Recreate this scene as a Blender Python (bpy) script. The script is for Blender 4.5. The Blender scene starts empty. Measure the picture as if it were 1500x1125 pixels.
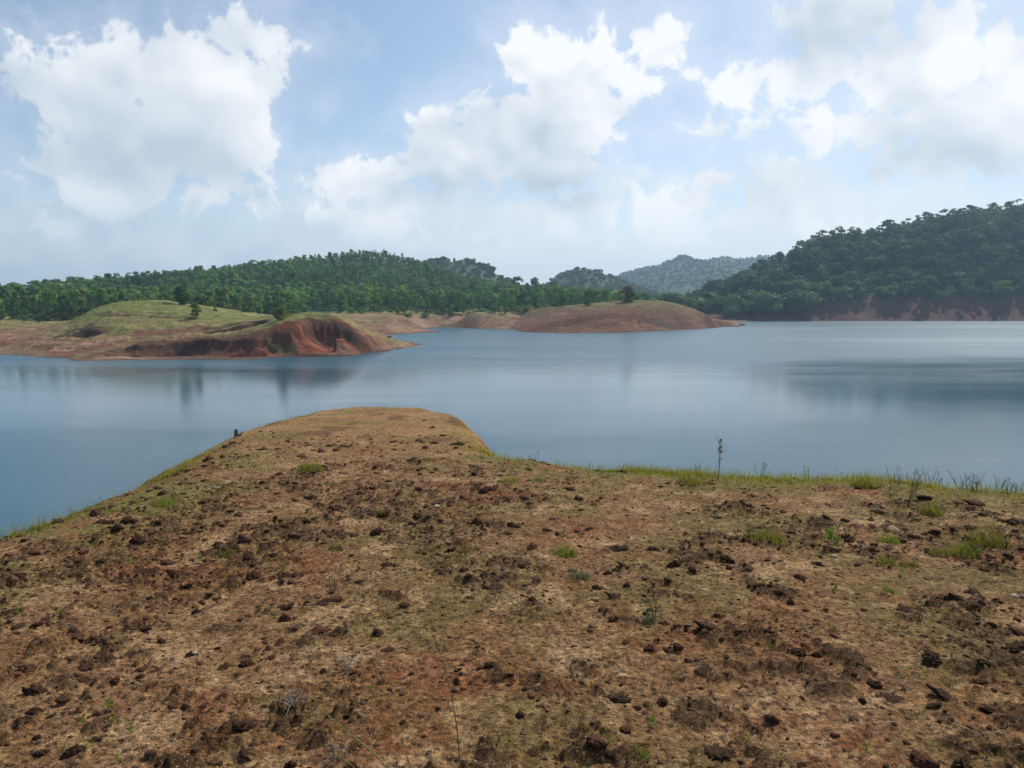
import bpy, bmesh, math, random
import numpy as np
from mathutils import Vector

SC = bpy.context.scene
COL = SC.collection
rng = np.random.default_rng(11)
random.seed(11)
R = math.radians

# ------------------------------------------------------------------ camera
EYE = 14.0                                  # eye above the water
FOC = 1070.0 / 1500.0                       # focal length / image width
PITCH = math.atan((562.5 - 440.0) / 1070.0)
cam_d = bpy.data.cameras.new("camera")
cam_d.sensor_width = 36.0
cam_d.lens = 36.0 * FOC
cam_d.clip_start = 0.05
cam_d.clip_end = 30000.0
cam = bpy.data.objects.new("camera", cam_d)
COL.objects.link(cam)
cam.location = (0, 0, EYE)
cam.rotation_euler = (math.pi / 2 - PITCH, 0, 0)
SC.camera = cam
CP, SP = math.cos(PITCH), math.sin(PITCH)


def ray(px, py):
    """direction (x, 1, z) of a bearing measured on the 1500 px wide photograph"""
    cx = (px - 750.0) / 1070.0
    cy = (562.5 - py) / 1070.0
    y = CP + cy * SP
    z = -SP + cy * CP
    return cx / y, z / y


def on_water(px, py):
    u, s = ray(px, py)
    d = EYE / -s
    return u * d, d, 0.0


def at_depth(px, py, d):
    u, s = ray(px, py)
    return u * d, d, EYE + s * d


def crest(px, py, d, tree=0.0):
    x, y, z = at_depth(px, py, d)
    return x, y, z - tree


# ------------------------------------------------------------------ numpy noise
def _hash(ix, iy, seed):
    h = (ix.astype(np.int64) * 374761393 + iy.astype(np.int64) * 668265263 + seed * 1274126177) & 0x7FFFFFFF
    h = ((h ^ (h >> 13)) * 1274126177) & 0x7FFFFFFF
    h = ((h ^ (h >> 15)) * 2246822519) & 0x7FFFFFFF
    return (h ^ (h >> 16)) & 0xFFFF


def perlin(x, y, seed=0):
    x = np.asarray(x, float); y = np.asarray(y, float)
    ix = np.floor(x); iy = np.floor(y)
    fx = x - ix; fy = y - iy
    u = fx * fx * fx * (fx * (fx * 6 - 15) + 10)
    v = fy * fy * fy * (fy * (fy * 6 - 15) + 10)

    def g(ax, ay):
        a = _hash(ix + ax, iy + ay, seed) * (2 * math.pi / 65536.0)
        return np.cos(a) * (fx - ax) + np.sin(a) * (fy - ay)
    n0 = g(0, 0) * (1 - u) + g(1, 0) * u
    n1 = g(0, 1) * (1 - u) + g(1, 1) * u
    return (n0 * (1 - v) + n1 * v) * 1.5


def fbm(x, y, seed=0, octv=4, gain=0.5):
    a, s, t = 1.0, 0.0, 0.0
    for k in range(octv):
        s = s + a * perlin(x * 2.03 ** k + 17.3 * k, y * 2.03 ** k - 9.1 * k, seed + k)
        t += a
        a *= gain
    return s / t


def sstep(a, b, x):
    t = np.clip((x - a) / (b - a), 0, 1)
    return t * t * (3 - 2 * t)


def lerp(a, b, t):
    a = np.asarray(a, float); b = np.asarray(b, float)
    if a.ndim == 1: a = a[None, :]
    if b.ndim == 1: b = b[None, :]
    t = np.clip(np.asarray(t, float), 0, 1)
    return a + (b - a) * (t[:, None] if t.ndim else t)


# ------------------------------------------------------------------ mesh helpers
def mesh_np(name, V, F, mats=(), smooth=False, attrs=None):
    """mesh from vertex array and face array (n,3) or (n,4)"""
    V = np.asarray(V, np.float32); F = np.asarray(F, np.int32)
    me = bpy.data.meshes.new(name)
    k = F.shape[1]
    me.vertices.add(len(V)); me.vertices.foreach_set("co", V.ravel())
    me.loops.add(F.size); me.loops.foreach_set("vertex_index", F.ravel())
    me.polygons.add(len(F))
    me.polygons.foreach_set("loop_start", np.arange(0, F.size, k, dtype=np.int32))
    me.polygons.foreach_set("use_smooth", np.full(len(F), smooth, dtype=bool))
    me.update(calc_edges=True)
    for an, val in (attrs or {}).items():
        val = np.asarray(val, np.float32)
        if val.ndim == 1:
            a = me.attributes.new(an, "FLOAT", "POINT"); a.data.foreach_set("value", val)
        else:
            a = me.attributes.new(an, "FLOAT_COLOR", "POINT")
            c = np.ones((len(val), 4), np.float32); c[:, :3] = val
            a.data.foreach_set("color", c.ravel())
    for m in mats:
        me.materials.append(m)
    return me


def link(name, me, parent=None, loc=None):
    o = bpy.data.objects.new(name, me)
    COL.objects.link(o)
    if parent is not None: o.parent = parent
    if loc is not None: o.location = loc
    return o


def tag(o, label=None, cat=None, group=None, kind=None):
    if label: o["label"] = label
    if cat: o["category"] = cat
    if group: o["group"] = group
    if kind: o["kind"] = kind
    return o


def empty(name, loc=(0, 0, 0), rz=0.0, sc=1.0):
    o = bpy.data.objects.new(name, None)
    COL.objects.link(o)
    o.location = loc; o.rotation_euler = (0, 0, rz); o.scale = (sc, sc, sc)
    o.empty_display_size = 0.1
    return o


def copy_tree(o, parent=None):
    c = o.copy()
    COL.objects.link(c)
    if parent is not None: c.parent = parent
    for ch in list(o.children): copy_tree(ch, c)
    return c


class Bag:
    """collects vertices and faces of one mesh"""
    def __init__(self):
        self.V = []; self.F = []; self.C = []; self.n = 0

    def add(self, V, F, C=None):
        V = np.asarray(V, np.float32)
        self.V.append(V); self.F.append(np.asarray(F, np.int32) + self.n); self.n += len(V)
        if C is not None:
            C = np.asarray(C, np.float32)
            self.C.append(np.tile(C, (len(V), 1)) if C.ndim == 1 else C)

    def mesh(self, name, mats, smooth=False):
        at = {"tint": np.concatenate(self.C)} if self.C else None
        return mesh_np(name, np.concatenate(self.V), np.concatenate(self.F), mats, smooth, at)


def tube(path, radii, sides=6):
    path = np.asarray(path, float); n = len(path)
    V = []; F = []
    for i in range(n):
        d = path[min(i + 1, n - 1)] - path[max(i - 1, 0)]
        d = d / (np.linalg.norm(d) + 1e-9)
        a = np.cross(d, (0.0, 0.0, 1.0) if abs(d[2]) < 0.9 else (1.0, 0.0, 0.0)); a /= np.linalg.norm(a)
        b = np.cross(d, a)
        for k in range(sides):
            t = 2 * math.pi * k / sides
            V.append(path[i] + radii[i] * (math.cos(t) * a + math.sin(t) * b))
    for i in range(n - 1):
        for k in range(sides):
            k2 = (k + 1) % sides
            F.append((i * sides + k, i * sides + k2, (i + 1) * sides + k2, (i + 1) * sides + k))
    return np.array(V), np.array(F)


def quads(C, N, S, r, aspect=1.0):
    """small square faces at C with normals N and half sizes S"""
    n = len(C)
    N = N / (np.linalg.norm(N, axis=1, keepdims=True) + 1e-9)
    T = r.normal(size=(n, 3)); A = np.cross(N, T); A /= (np.linalg.norm(A, axis=1, keepdims=True) + 1e-9)
    B = np.cross(N, A)
    S = np.asarray(S)[:, None]
    V = np.stack([C - A * S - B * S * aspect, C + A * S - B * S * aspect, C + A * S + B * S * aspect, C - A * S + B * S * aspect], 1).reshape(-1, 3)
    F = np.arange(4 * n).reshape(n, 4)
    return V, F


def blades(P, H, W, lean, r, seg=2):
    """grass blades: base points P, heights H, half widths W; tapered strips bending over"""
    n = len(P)
    az = r.uniform(0, 2 * math.pi, n)
    out = np.stack([np.cos(az), np.sin(az), np.zeros(n)], 1)
    side = np.stack([-np.sin(az), np.cos(az), np.zeros(n)], 1)
    V = []
    for k in range(seg + 1):
        t = k / seg
        c = P + np.array([0, 0, 1.0]) * (H * t * (1 - 0.25 * lean * t))[:, None] + out * (H * lean * t * t)[:, None]
        w = (W * (1 - t * 0.93))[:, None]
        V.append(c - side * w); V.append(c + side * w)
    V = np.stack(V, 1)
    m = 2 * (seg + 1)
    base = (np.arange(n) * m)[:, None]
    F = np.concatenate([base + np.array([2 * k, 2 * k + 1, 2 * k + 3, 2 * k + 2]) for k in range(seg)])
    return V.reshape(-1, 3), F


# ------------------------------------------------------------------ node helpers
class NT:
    def __init__(self, tree):
        self.t = tree; self.n = tree.nodes; self.l = tree.links

    def new(self, typ, **kw):
        nd = self.n.new(typ)
        for k, v in kw.items(): setattr(nd, k, v)
        return nd

    def put(self, sock, v):
        if isinstance(v, (int, float, tuple, list)): sock.default_value = v
        else: self.l.new(v, sock)

    def m(self, op, a, b=None, c=None, clamp=False):
        nd = self.new("ShaderNodeMath", operation=op, use_clamp=clamp)
        self.put(nd.inputs[0], a)
        if b is not None: self.put(nd.inputs[1], b)
        if c is not None: self.put(nd.inputs[2], c)
        return nd.outputs[0]

    def vm(self, op, a, b=None, out=0):
        nd = self.new("ShaderNodeVectorMath", operation=op)
        self.put(nd.inputs[0], a)
        if b is not None: self.put(nd.inputs[1], b)
        return nd.outputs[out]

    def mix(self, f, a, b, blend="MIX"):
        nd = self.new("ShaderNodeMix", data_type="RGBA", blend_type=blend)
        nd.clamp_factor = True
        self.put(nd.inputs[0], f); self.put(nd.inputs[6], a); self.put(nd.inputs[7], b)
        return nd.outputs[2]

    def noise(self, vec, scale, detail=4.0, rough=0.5, w=None, out=0, distort=0.0):
        nd = self.new("ShaderNodeTexNoise")
        self.put(nd.inputs["Vector"], vec)
        nd.inputs["Scale"].default_value = scale; nd.inputs["Detail"].default_value = detail
        nd.inputs["Roughness"].default_value = rough; nd.inputs["Distortion"].default_value = distort
        return nd.outputs[out]

    def smooth(self, x, a, b, lo=0.0, hi=1.0):
        nd = self.new("ShaderNodeMapRange", interpolation_type="SMOOTHSTEP")
        self.put(nd.inputs[0], x); nd.inputs[1].default_value = a; nd.inputs[2].default_value = b
        nd.inputs[3].default_value = lo; nd.inputs[4].default_value = hi
        return nd.outputs[0]

    def lin(self, x, a, b, lo=0.0, hi=1.0):
        nd = self.new("ShaderNodeMapRange")
        self.put(nd.inputs[0], x); nd.inputs[1].default_value = a; nd.inputs[2].default_value = b
        nd.inputs[3].default_value = lo; nd.inputs[4].default_value = hi
        return nd.outputs[0]


def new_mat(name):
    m = bpy.data.materials.new(name); m.use_nodes = True
    nt = NT(m.node_tree)
    return m, nt, nt.n["Principled BSDF"]


def attr_mat(name, attr, scales, amount=0.35, bump=0.5, bdist=0.02, rough=0.95, spec=0.15):
    """soil: colour from an attribute, broken up by noise at several scales"""
    m, nt, b = new_mat(name)
    at = nt.new("ShaderNodeAttribute", attribute_name=attr)
    co = nt.new("ShaderNodeTexCoord").outputs["Object"]
    c = at.outputs["Color"]
    hs = []
    for i, s in enumerate(scales):
        n = nt.noise(co, s, 5.0, 0.62)
        f = nt.lin(n, 0.28, 0.72, 1 - amount, 1 + amount)
        c = nt.mix(1.0, c, nt.vm("SCALE", (1, 1, 1), None) if False else f, "MULTIPLY")
        hs.append(n)
    nt.put(b.inputs["Base Color"], c)
    b.inputs["Roughness"].default_value = rough
    b.inputs["Specular IOR Level"].default_value = spec
    bm = nt.new("ShaderNodeBump"); bm.inputs["Strength"].default_value = bump; bm.inputs["Distance"].default_value = bdist
    h = hs[-1]
    for q in hs[:-1]: h = nt.m("ADD", h, q)
    nt.l.new(h, bm.inputs["Height"]); nt.l.new(bm.outputs[0], b.inputs["Normal"])
    return m


def leaf_mat(name, col, trans=0.3, var=0.25, tint=True, spec=0.04):
    m, nt, b = new_mat(name)
    c = (*col, 1.0)
    if tint:
        at = nt.new("ShaderNodeAttribute", attribute_name="tint")
        c = nt.mix(1.0, c, at.outputs["Color"], "MULTIPLY")
    oi = nt.new("ShaderNodeObjectInfo")
    hsv = nt.new("ShaderNodeHueSaturation")
    nt.put(hsv.inputs["Hue"], nt.lin(oi.outputs["Random"], 0, 1, 0.5 - 0.025, 0.5 + 0.02))
    nt.put(hsv.inputs["Value"], nt.lin(nt.m("FRACT", nt.m("MULTIPLY", oi.outputs["Random"], 7.31)), 0, 1, 1 - var, 1 + var))
    nt.put(hsv.inputs["Color"], c)
    c = hsv.outputs[0]
    nt.put(b.inputs["Base Color"], c)
    b.inputs["Roughness"].default_value = 0.6
    b.inputs["Specular IOR Level"].default_value = spec
    tr = nt.new("ShaderNodeBsdfTranslucent"); nt.put(tr.inputs["Color"], nt.mix(1.0, c, (1.1, 1.25, 0.5, 1), "MULTIPLY"))
    mx = nt.new("ShaderNodeMixShader"); mx.inputs[0].default_value = trans
    nt.l.new(b.outputs[0], mx.inputs[1]); nt.l.new(tr.outputs[0], mx.inputs[2])
    nt.l.new(mx.outputs[0], nt.n["Material Output"].inputs["Surface"])
    return m


def plain_mat(name, col, scale=8.0, amount=0.4, bump=0.4, bdist=0.01, rough=0.9):
    m, nt, b = new_mat(name)
    co = nt.new("ShaderNodeTexCoord").outputs["Object"]
    n = nt.noise(co, scale, 6.0, 0.65)
    oi = nt.new("ShaderNodeObjectInfo")
    f = nt.m("MULTIPLY", nt.lin(n, 0.25, 0.75, 1 - amount, 1 + amount), nt.lin(oi.outputs["Random"], 0, 1, 0.75, 1.3))
    c = nt.mix(1.0, (*col, 1.0), f, "MULTIPLY")
    nt.put(b.inputs["Base Color"], c)
    b.inputs["Roughness"].default_value = rough; b.inputs["Specular IOR Level"].default_value = 0.15
    bm = nt.new("ShaderNodeBump"); bm.inputs["Strength"].default_value = bump; bm.inputs["Distance"].default_value = bdist
    nt.l.new(n, bm.inputs["Height"]); nt.l.new(bm.outputs[0], b.inputs["Normal"])
    return m


# ------------------------------------------------------------------ sun and sky
SUN_AZ, SUN_EL = R(38), R(47)               # azimuth clockwise from +Y, elevation
sd = bpy.data.lights.new("sun", "SUN")
sd.energy = 4.8; sd.angle = R(0.55); sd.color = (1.0, 0.955, 0.88)
sun = bpy.data.objects.new("sun", sd); COL.objects.link(sun)
SDIR = Vector((math.sin(SUN_AZ) * math.cos(SUN_EL), math.cos(SUN_AZ) * math.cos(SUN_EL), math.sin(SUN_EL)))
sun.rotation_euler = (-SDIR).to_track_quat("-Z", "Y").to_euler()
sun.location = (0, 0, 60)

W = bpy.data.worlds.new("World"); SC.world = W; W.use_nodes = True
nt = NT(W.node_tree)
bg = nt.n["Background"]
sky = nt.new("ShaderNodeTexSky", sky_type="NISHITA")
sky.sun_disc = False; sky.sun_elevation = SUN_EL; sky.sun_rotation = SUN_AZ
sky.altitude = 300; sky.air_density = 1.0; sky.dust_density = 0.6; sky.ozone_density = 1.3
SKY_STRENGTH = 0.10
gen = nt.new("ShaderNodeTexCoord").outputs["Generated"]
dirn = nt.vm("NORMALIZE", gen)
sep = nt.new("ShaderNodeSeparateXYZ"); nt.l.new(dirn, sep.inputs[0])
az = nt.m("ARCTAN2", sep.outputs[0], sep.outputs[1])
el = nt.m("ARCSINE", sep.outputs[2])
cmb = nt.new("ShaderNodeCombineXYZ"); nt.l.new(az, cmb.inputs[0]); nt.l.new(el, cmb.inputs[1])
P = cmb.outputs[0]


def azel(px, py):
    u, s = ray(px, py)
    return math.atan(u), math.atan2(s, math.hypot(1, u))


def blob_field(blobs):
    """cloud masses as a union of soft ellipses in azimuth/elevation; value is radians inside the rim"""
    out = None
    for (bx, by, rx, ry) in blobs:
        a0, e0 = azel(bx, by)
        ra = azel(bx + rx, by)[0] - a0; re = e0 - azel(bx, by + ry)[1]
        q = nt.vm("LENGTH", nt.vm("MULTIPLY", nt.vm("SUBTRACT", P, (a0, e0, 0)), (1 / ra, 1 / re, 0)), out=1)
        v = nt.m("MULTIPLY_ADD", q, -min(ra, re), min(ra, re))
        if out is None: out = v
        else:
            nd = nt.new("ShaderNodeMath", operation="SMOOTH_MAX")
            nt.put(nd.inputs[0], out); nt.put(nd.inputs[1], v); nd.inputs[2].default_value = 0.010
            out = nd.outputs[0]
    return out


CLOUDS = [
    (250, 110, 170, 80), (335, 52, 66, 42), (395, 75, 32, 56), (385, 120, 45, 45), (140, 135, 95, 60), (50, 125, 60, 24),
    (300, 200, 110, 75), (190, 200, 120, 70), (110, 240, 75, 42), (425, 146, 26, 13), (440, 66, 14, 9), (360, 170, 40, 60),
    (380, 300, 46, 20), (150, 255, 110, 46), (330, 262, 60, 36), (190, 285, 120, 40), (85, 328, 42, 15), (290, 280, 60, 30),
    (778, 85, 56, 50), (830, 125, 85, 62), (885, 75, 17, 42), (965, 72, 45, 42), (925, 118, 46, 34), (985, 62, 26, 30),
    (880, 165, 50, 38), (745, 190, 95, 70), (650, 190, 34, 26), (690, 225, 80, 55), (800, 230, 75, 50), (640, 235, 40, 30),
    (470, 262, 38, 32), (510, 270, 70, 34), (545, 245, 26, 16), (600, 295, 70, 24),
    (1010, 292, 80, 30), (1035, 268, 34, 24), (1120, 285, 45, 32), (860, 305, 50, 20),
    (1240, 35, 105, 62), (1170, 20, 45, 40), (1100, 122, 58, 22), (1150, 108, 60, 26), (1210, 100, 70, 55), (1385, 45, 62, 60),
    (1340, 110, 130, 70), (1480, 90, 70, 62), (1200, 185, 46, 34), (1265, 190, 90, 42), (1420, 185, 130, 70),
    (1340, 235, 150, 38), (480, 318, 56, 26), (570, 340, 80, 30), (700, 346, 66, 22), (860, 334, 60, 30), (1000, 330, 100, 34), (1105, 328, 90, 32), (1215, 342, 80, 26), (1180, 235, 40, 14), (1050, 186, 46, 10), (1010, 110, 10, 10),
]
SHADES = [
    (695, 230, 86, 62), (750, 262, 100, 34), (800, 215, 60, 44), (650, 248, 44, 28), (1195, 65, 66, 58), (1240, 40, 80, 40), (1300, 30, 60, 40),
    (1400, 225, 150, 34), (1290, 250, 140, 22), (200, 225, 80, 34), (150, 160, 50, 22),
]
# billows: noise in direction space, squashed a little so that heaps are wider than tall
warp = nt.noise(dirn, 7.0, 3.0, 0.55, out=1)
wd = nt.vm("ADD", dirn, nt.vm("SCALE", nt.vm("SUBTRACT", warp, (0.5, 0.5, 0.5)), None))
wd.node.inputs[1].links[0].from_node.inputs[3].default_value = 0.06
n1 = nt.noise(wd, 9.0, 6.0, 0.58)
up = (math.sin(R(25)) * 0.018, 0.0, 0.026)
n1a = nt.noise(wd, 9.0, 2.5, 0.5)
n1b = nt.noise(nt.vm("ADD", wd, up), 9.0, 2.5, 0.5)
bil = nt.noise(wd, 21.0, 4.0, 0.55)
puff = nt.m("SUBTRACT", 0.14, nt.m("ABSOLUTE", nt.m("SUBTRACT", bil, 0.5)))
F = blob_field(CLOUDS)
dens = nt.m("ADD", nt.m("ADD", F, -0.004), nt.m("MULTIPLY_ADD", nt.m("SUBTRACT", n1, 0.5), 0.085, nt.m("MULTIPLY", puff, 0.11)))
fine = nt.noise(wd, 40.0, 5.0, 0.6)
dens = nt.m("ADD", dens, nt.m("MULTIPLY", nt.m("SUBTRACT", fine, 0.5), 0.036))
mask = nt.smooth(dens, -0.002, 0.018)
veil = nt.smooth(dens, -0.06, 0.03, 0.0, 0.35)
mask = nt.m("MAXIMUM", mask, veil)
# the bank of thin cloud low over the hills
azn = nt.noise(nt.vm("MULTIPLY", wd, (1, 1, 1.6)), 6.5, 6.0, 0.6)
e_top = azel(750, 262)[1]; e_low = azel(750, 345)[1]
band = nt.smooth(nt.m("ADD", el, nt.m("MULTIPLY", nt.m("SUBTRACT", azn, 0.5), -0.42)), e_top, e_low)
edge_az = nt.smooth(az, R(-34), R(-8), 0.60, 0.85)
band = nt.m("MULTIPLY", band, edge_az)
# brightness
shade = nt.smooth(nt.m("ADD", blob_field(SHADES), nt.m("MULTIPLY", nt.m("SUBTRACT", n1a, 0.5), 0.08)), -0.05, 0.03)
relief = nt.m("MULTIPLY", nt.m("SUBTRACT", n1a, n1b), 2.6)
thick = nt.smooth(dens, 0.0, 0.10)
lum = nt.m("ADD", nt.m("MULTIPLY_ADD", shade, -0.66, 0.93), relief)
lum = nt.m("SUBTRACT", lum, nt.m("MULTIPLY", nt.smooth(az, R(-2), R(-26)), 0.30))
lum = nt.m("ADD", lum, nt.m("MULTIPLY", nt.m("SUBTRACT", fine, 0.5), 0.16), clamp=True)
k = 1.0 / SKY_STRENGTH
cl_dark = (0.56 * k, 0.65 * k, 0.74 * k, 1); cl_lit = (1.02 * k, 1.03 * k, 1.05 * k, 1)
ccol = nt.mix(lum, cl_dark, cl_lit)
bl = nt.smooth(nt.m("ADD", az, nt.m("MULTIPLY", nt.m("SUBTRACT", azn, 0.5), 0.6)), R(-30), R(12))
bcol = nt.mix(bl, (0.53 * k, 0.64 * k, 0.78 * k, 1), (0.87 * k, 0.90 * k, 0.935 * k, 1))
bcol = nt.mix(nt.m("MULTIPLY", nt.m("ADD", nt.m("MULTIPLY", relief, 1.6), 0.25, clamp=True), 0.55), bcol, (0.95 * k, 0.97 * k, 0.99 * k, 1))
# clear air: the model sky, a little milkier towards the sun's side
skyc = nt.mix(1.0, sky.outputs[0], (1.20, 1.22, 1.22, 1), "MULTIPLY")
milk = nt.smooth(az, R(-30), R(38), 0.06, 0.5)
skyc = nt.mix(milk, skyc, (0.70 * k, 0.82 * k, 0.95 * k, 1))
out = nt.mix(band, skyc, bcol)
cm = nt.m("MULTIPLY", mask, nt.smooth(el, azel(750, 405)[1], azel(750, 290)[1], 0.25, 0.97))
out = nt.mix(cm, out, ccol)
nt.l.new(out, bg.inputs["Color"]); bg.inputs["Strength"].default_value = SKY_STRENGTH
W.cycles.sampling_method = "MANUAL"; W.cycles.sample_map_resolution = 512

# ------------------------------------------------------------------ the spur we stand on
G0, G1, G2 = 1.6, 0.045, 0.0012             # drop below the eye: G0 + G1*y + G2*y^2


def drop(y):
    yy = np.maximum(y, 0.0)
    return G0 + G1 * np.asarray(y) * np.where(np.asarray(y) < 0, 0.3, 1.0) + G2 * yy * yy


def edge_point(px, py):
    u, s = ray(px, py)
    b = G1 + s
    d = (-b - math.sqrt(max(b * b - 4 * G2 * G0, 0.0))) / (2 * G2)
    return u * d, d


EDGE_PX = [(-60, 792), (0, 768), (60, 752), (120, 735), (200, 708), (270, 680), (310, 655), (345, 634), (385, 617), (430, 606), (490, 598),
           (560, 595), (615, 596), (645, 600), (666, 605), (681, 620), (692, 638), (704, 652), (728, 661), (780, 668), (850, 676), (930, 683),
           (1000, 687), (1120, 691), (1250, 696), (1380, 704), (1500, 712), (1600, 718)]
poly = [(-34, -20), (-20, -4), (-11, 2.5)] + [edge_point(*p) for p in EDGE_PX] + [(11, 6.8), (25, 4), (45, -6), (45, -80), (-34, -80)]
poly = np.array(poly)


def edge_dist(x, y):
    """signed distance to the rim of the hilltop, positive outside"""
    best = np.full(x.shape, 1e9); inside = np.zeros(x.shape, bool)
    n = len(poly)
    for i in range(n):
        ax, ay = poly[i]; bx, by = poly[(i + 1) % n]
        dx, dy = bx - ax, by - ay
        t = np.clip(((x - ax) * dx + (y - ay) * dy) / (dx * dx + dy * dy), 0, 1)
        best = np.minimum(best, (x - ax - t * dx) ** 2 + (y - ay - t * dy) ** 2)
        c = (ay > y) != (by > y)
        xi = ax + (y - ay) * dx / (dy if abs(dy) > 1e-9 else 1e-9)
        inside ^= c & (x < xi)
    d = np.sqrt(best)
    return np.where(inside, -d, d)


def ground_masks(x, y):
    near = 1 - sstep(8.5, 14.0, y + 0.8 * fbm(x * 0.4, y * 0.4, 5, 2))
    cl = fbm(x * 1.15, y * 1.15, 21, 4, 0.6) + 0.35 * fbm(x * 0.3, y * 0.3, 31, 2)
    belt = np.exp(-((y - 5.6) / 2.6) ** 2) * 0.20 + 0.13 * sstep(-0.2, 1.6, x) * (1 - sstep(3.2, 4.6, y)) + 0.05 * sstep(-0.5, -2.2, x)
    clod = sstep(-0.04, 0.30, cl + belt - 0.05) * near
    moss = sstep(-0.15, 0.28, fbm(x * 0.8 + 40, y * 0.8, 41, 5, 0.62) + 0.13 * np.tanh(x * 0.35)) * near
    sand = sstep(0.06, 0.34, fbm(x * 1.5 - 13, y * 1.5, 61, 5, 0.62) + 0.16 * sstep(0.0, -2.4, x) * (1 - sstep(3.4, 4.8, y)))
    red = sstep(-0.05, 0.40, fbm(x * 0.9, y * 0.9 + 7, 71, 5, 0.6) + 0.30 * np.exp(-((x + 0.5) / 0.8) ** 2 - ((y - 2.9) / 0.7) ** 2)
                + 0.2 * np.exp(-((x - 1.0) / 0.7) ** 2 - ((y - 2.9) / 0.6) ** 2) + 0.25 * np.exp(-((x + 3.6) / 1.3) ** 2 - ((y - 6.0) / 0.6) ** 2))
    return near, clod, moss, sand, red


def scabs(x, y, clod, near):
    """raised lumps of old turf: dark where they stand"""
    a = fbm(x * 3.4, y * 4.0, 171, 4, 0.62); b = fbm(x * 8.0, y * 9.0, 181, 3, 0.6)
    th = 0.34 - 0.27 * clod
    return np.maximum(sstep(th, th + 0.20, a), 0.8 * sstep(th + 0.06, th + 0.22, b)) * (0.25 + 0.75 * near)


def ground_z(x, y, masks=None):
    x = np.asarray(x, float); y = np.asarray(y, float)
    d = edge_dist(x, y)
    d = d + 0.16 * fbm(x * 1.3, y * 1.3, 191, 4, 0.6)
    steep = sstep(9.5, 12.0, y) * sstep(-3.4, -1.4, x)
    S = 0.60 + 0.9 * steep; kk = 0.42 + 1.4 * steep
    t = np.maximum(d + 0.7 - 0.4 * steep, 0)
    t0 = S / kk
    fall = np.where(t < t0, 0.5 * kk * t * t, 0.5 * kk * t0 * t0 + S * (t - t0))
    near, clod, moss, sand, red = masks or ground_masks(x, y)
    # hollows and tussocks
    z = EYE - drop(y) - fall
    z = z + 0.10 * fbm(x * 0.22, y * 0.22, 3, 3) * np.clip(y / 4, 0.2, 1)
    z = z + 0.04 * fbm(x * 0.9, y * 0.9, 9, 3)
    rough = fbm(x * 7.5, y * 7.5, 13, 4, 0.65)
    sc = scabs(x, y, clod, near)
    z = z + sc * (0.016 + 0.024 * clod) * (0.75 + 0.6 * rough) * (0.45 + 0.55 * near) + 0.020 * rough * (0.4 + 0.6 * near)
    z = z + 0.05 * (1 - near) * fbm(x * 0.8, y * 0.8, 19, 3)
    return np.maximum(z, -3.0)


ys = [1.55]
while ys[-1] < 30: ys.append(ys[-1] * 1.0044)
while ys[-1] < 76: ys.append(ys[-1] + 0.6)
yb = [-70, -50, -35, -24, -16, -10, -6, -3, -1, 0, 0.6, 1.1, 1.35]
ys = np.array(yb + ys)
uc = list(np.arange(-0.84, 0.8401, 0.0028))
g = 0.004; u = uc[-1]
extra = []
while u < 60:
    u += g; g *= 1.012 if u < 1.7 else 1.17; extra.append(u)
us = np.array([-e for e in reversed(extra)] + uc + extra)
UU, YY = np.meshgrid(us, ys)
XX = UU * np.maximum(YY, 1.55)
x = XX.ravel(); y = YY.ravel()
ms = ground_masks(x, y)
near, clod, moss, sand, red = ms
z = ground_z(x, y, ms)
nr, nc = XX.shape
idx = np.arange(nr * nc).reshape(nr, nc)
Fq = np.stack([idx[:-1, :-1].ravel(), idx[:-1, 1:].ravel(), idx[1:, 1:].ravel(), idx[1:, :-1].ravel()], 1)
d_edge = edge_dist(x, y)
col = np.tile(np.array([[0.205, 0.116, 0.060]]), (len(x), 1))
col = lerp(col, (0.142, 0.110, 0.040), 0.75 * moss)
col = lerp(col, (0.195, 0.073, 0.035), 0.85 * red * (1 - 0.5 * moss))
col = lerp(col, (0.36, 0.235, 0.140), 0.85 * sand * (1 - 0.6 * clod))
sc = scabs(x, y, clod, near)
col = lerp(col, (0.050, 0.026, 0.015), 0.85 * sc * near)
n2 = fbm(x * 6, y * 6, 93, 4, 0.65)
col = lerp(col, (0.060, 0.035, 0.017), 0.55 * sstep(0.02, 0.30, n2) * (0.35 + 0.65 * clod) * near)
col = lerp(col, (0.34, 0.235, 0.130), 0.60 * sstep(0.06, 0.35, -n2) * (1 - 0.5 * clod))
far = 1 - near
spur = lerp(np.tile([[0.260, 0.150, 0.078]], (len(x), 1)), (0.175, 0.135, 0.050), sstep(-0.05, 0.3, fbm(x * 0.7, y * 0.35, 101, 5, 0.6)))
spur = lerp(spur, (0.125, 0.068, 0.038), sstep(0.03, 0.35, fbm(x * 1.3, y * 0.6, 103, 5, 0.6)))
spur = lerp(spur, (0.33, 0.195, 0.105), sstep(0.05, 0.4, fbm(x * 0.5, y * 0.8, 105, 5, 0.6)))
spur = lerp(spur, (0.060, 0.036, 0.024), 0.6 * sc)
col = lerp(col, spur, far)
rim = np.exp(-((d_edge + 0.5) / 0.7) ** 2) * sstep(0.02, 0.25, fbm(x * 0.9, y * 0.9, 111, 4) + 0.2) * np.where(y < 10.0, 1, 0.25)
col = lerp(col, (0.130, 0.135, 0.038), 0.8 * rim)
bank = sstep(0.3, 2.0, d_edge)
col = lerp(col, (0.20, 0.095, 0.052), bank)
fine_n = perlin(x * 16, y * 16, 76) + perlin(x * 31, y * 31, 77) + 0.6 * perlin(x * 57, y * 57, 78)
col = col * np.clip(1 + 0.36 * fine_n, 0.35, 1.9)[:, None] * np.array([[1.06, 0.985, 0.83]])

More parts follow.
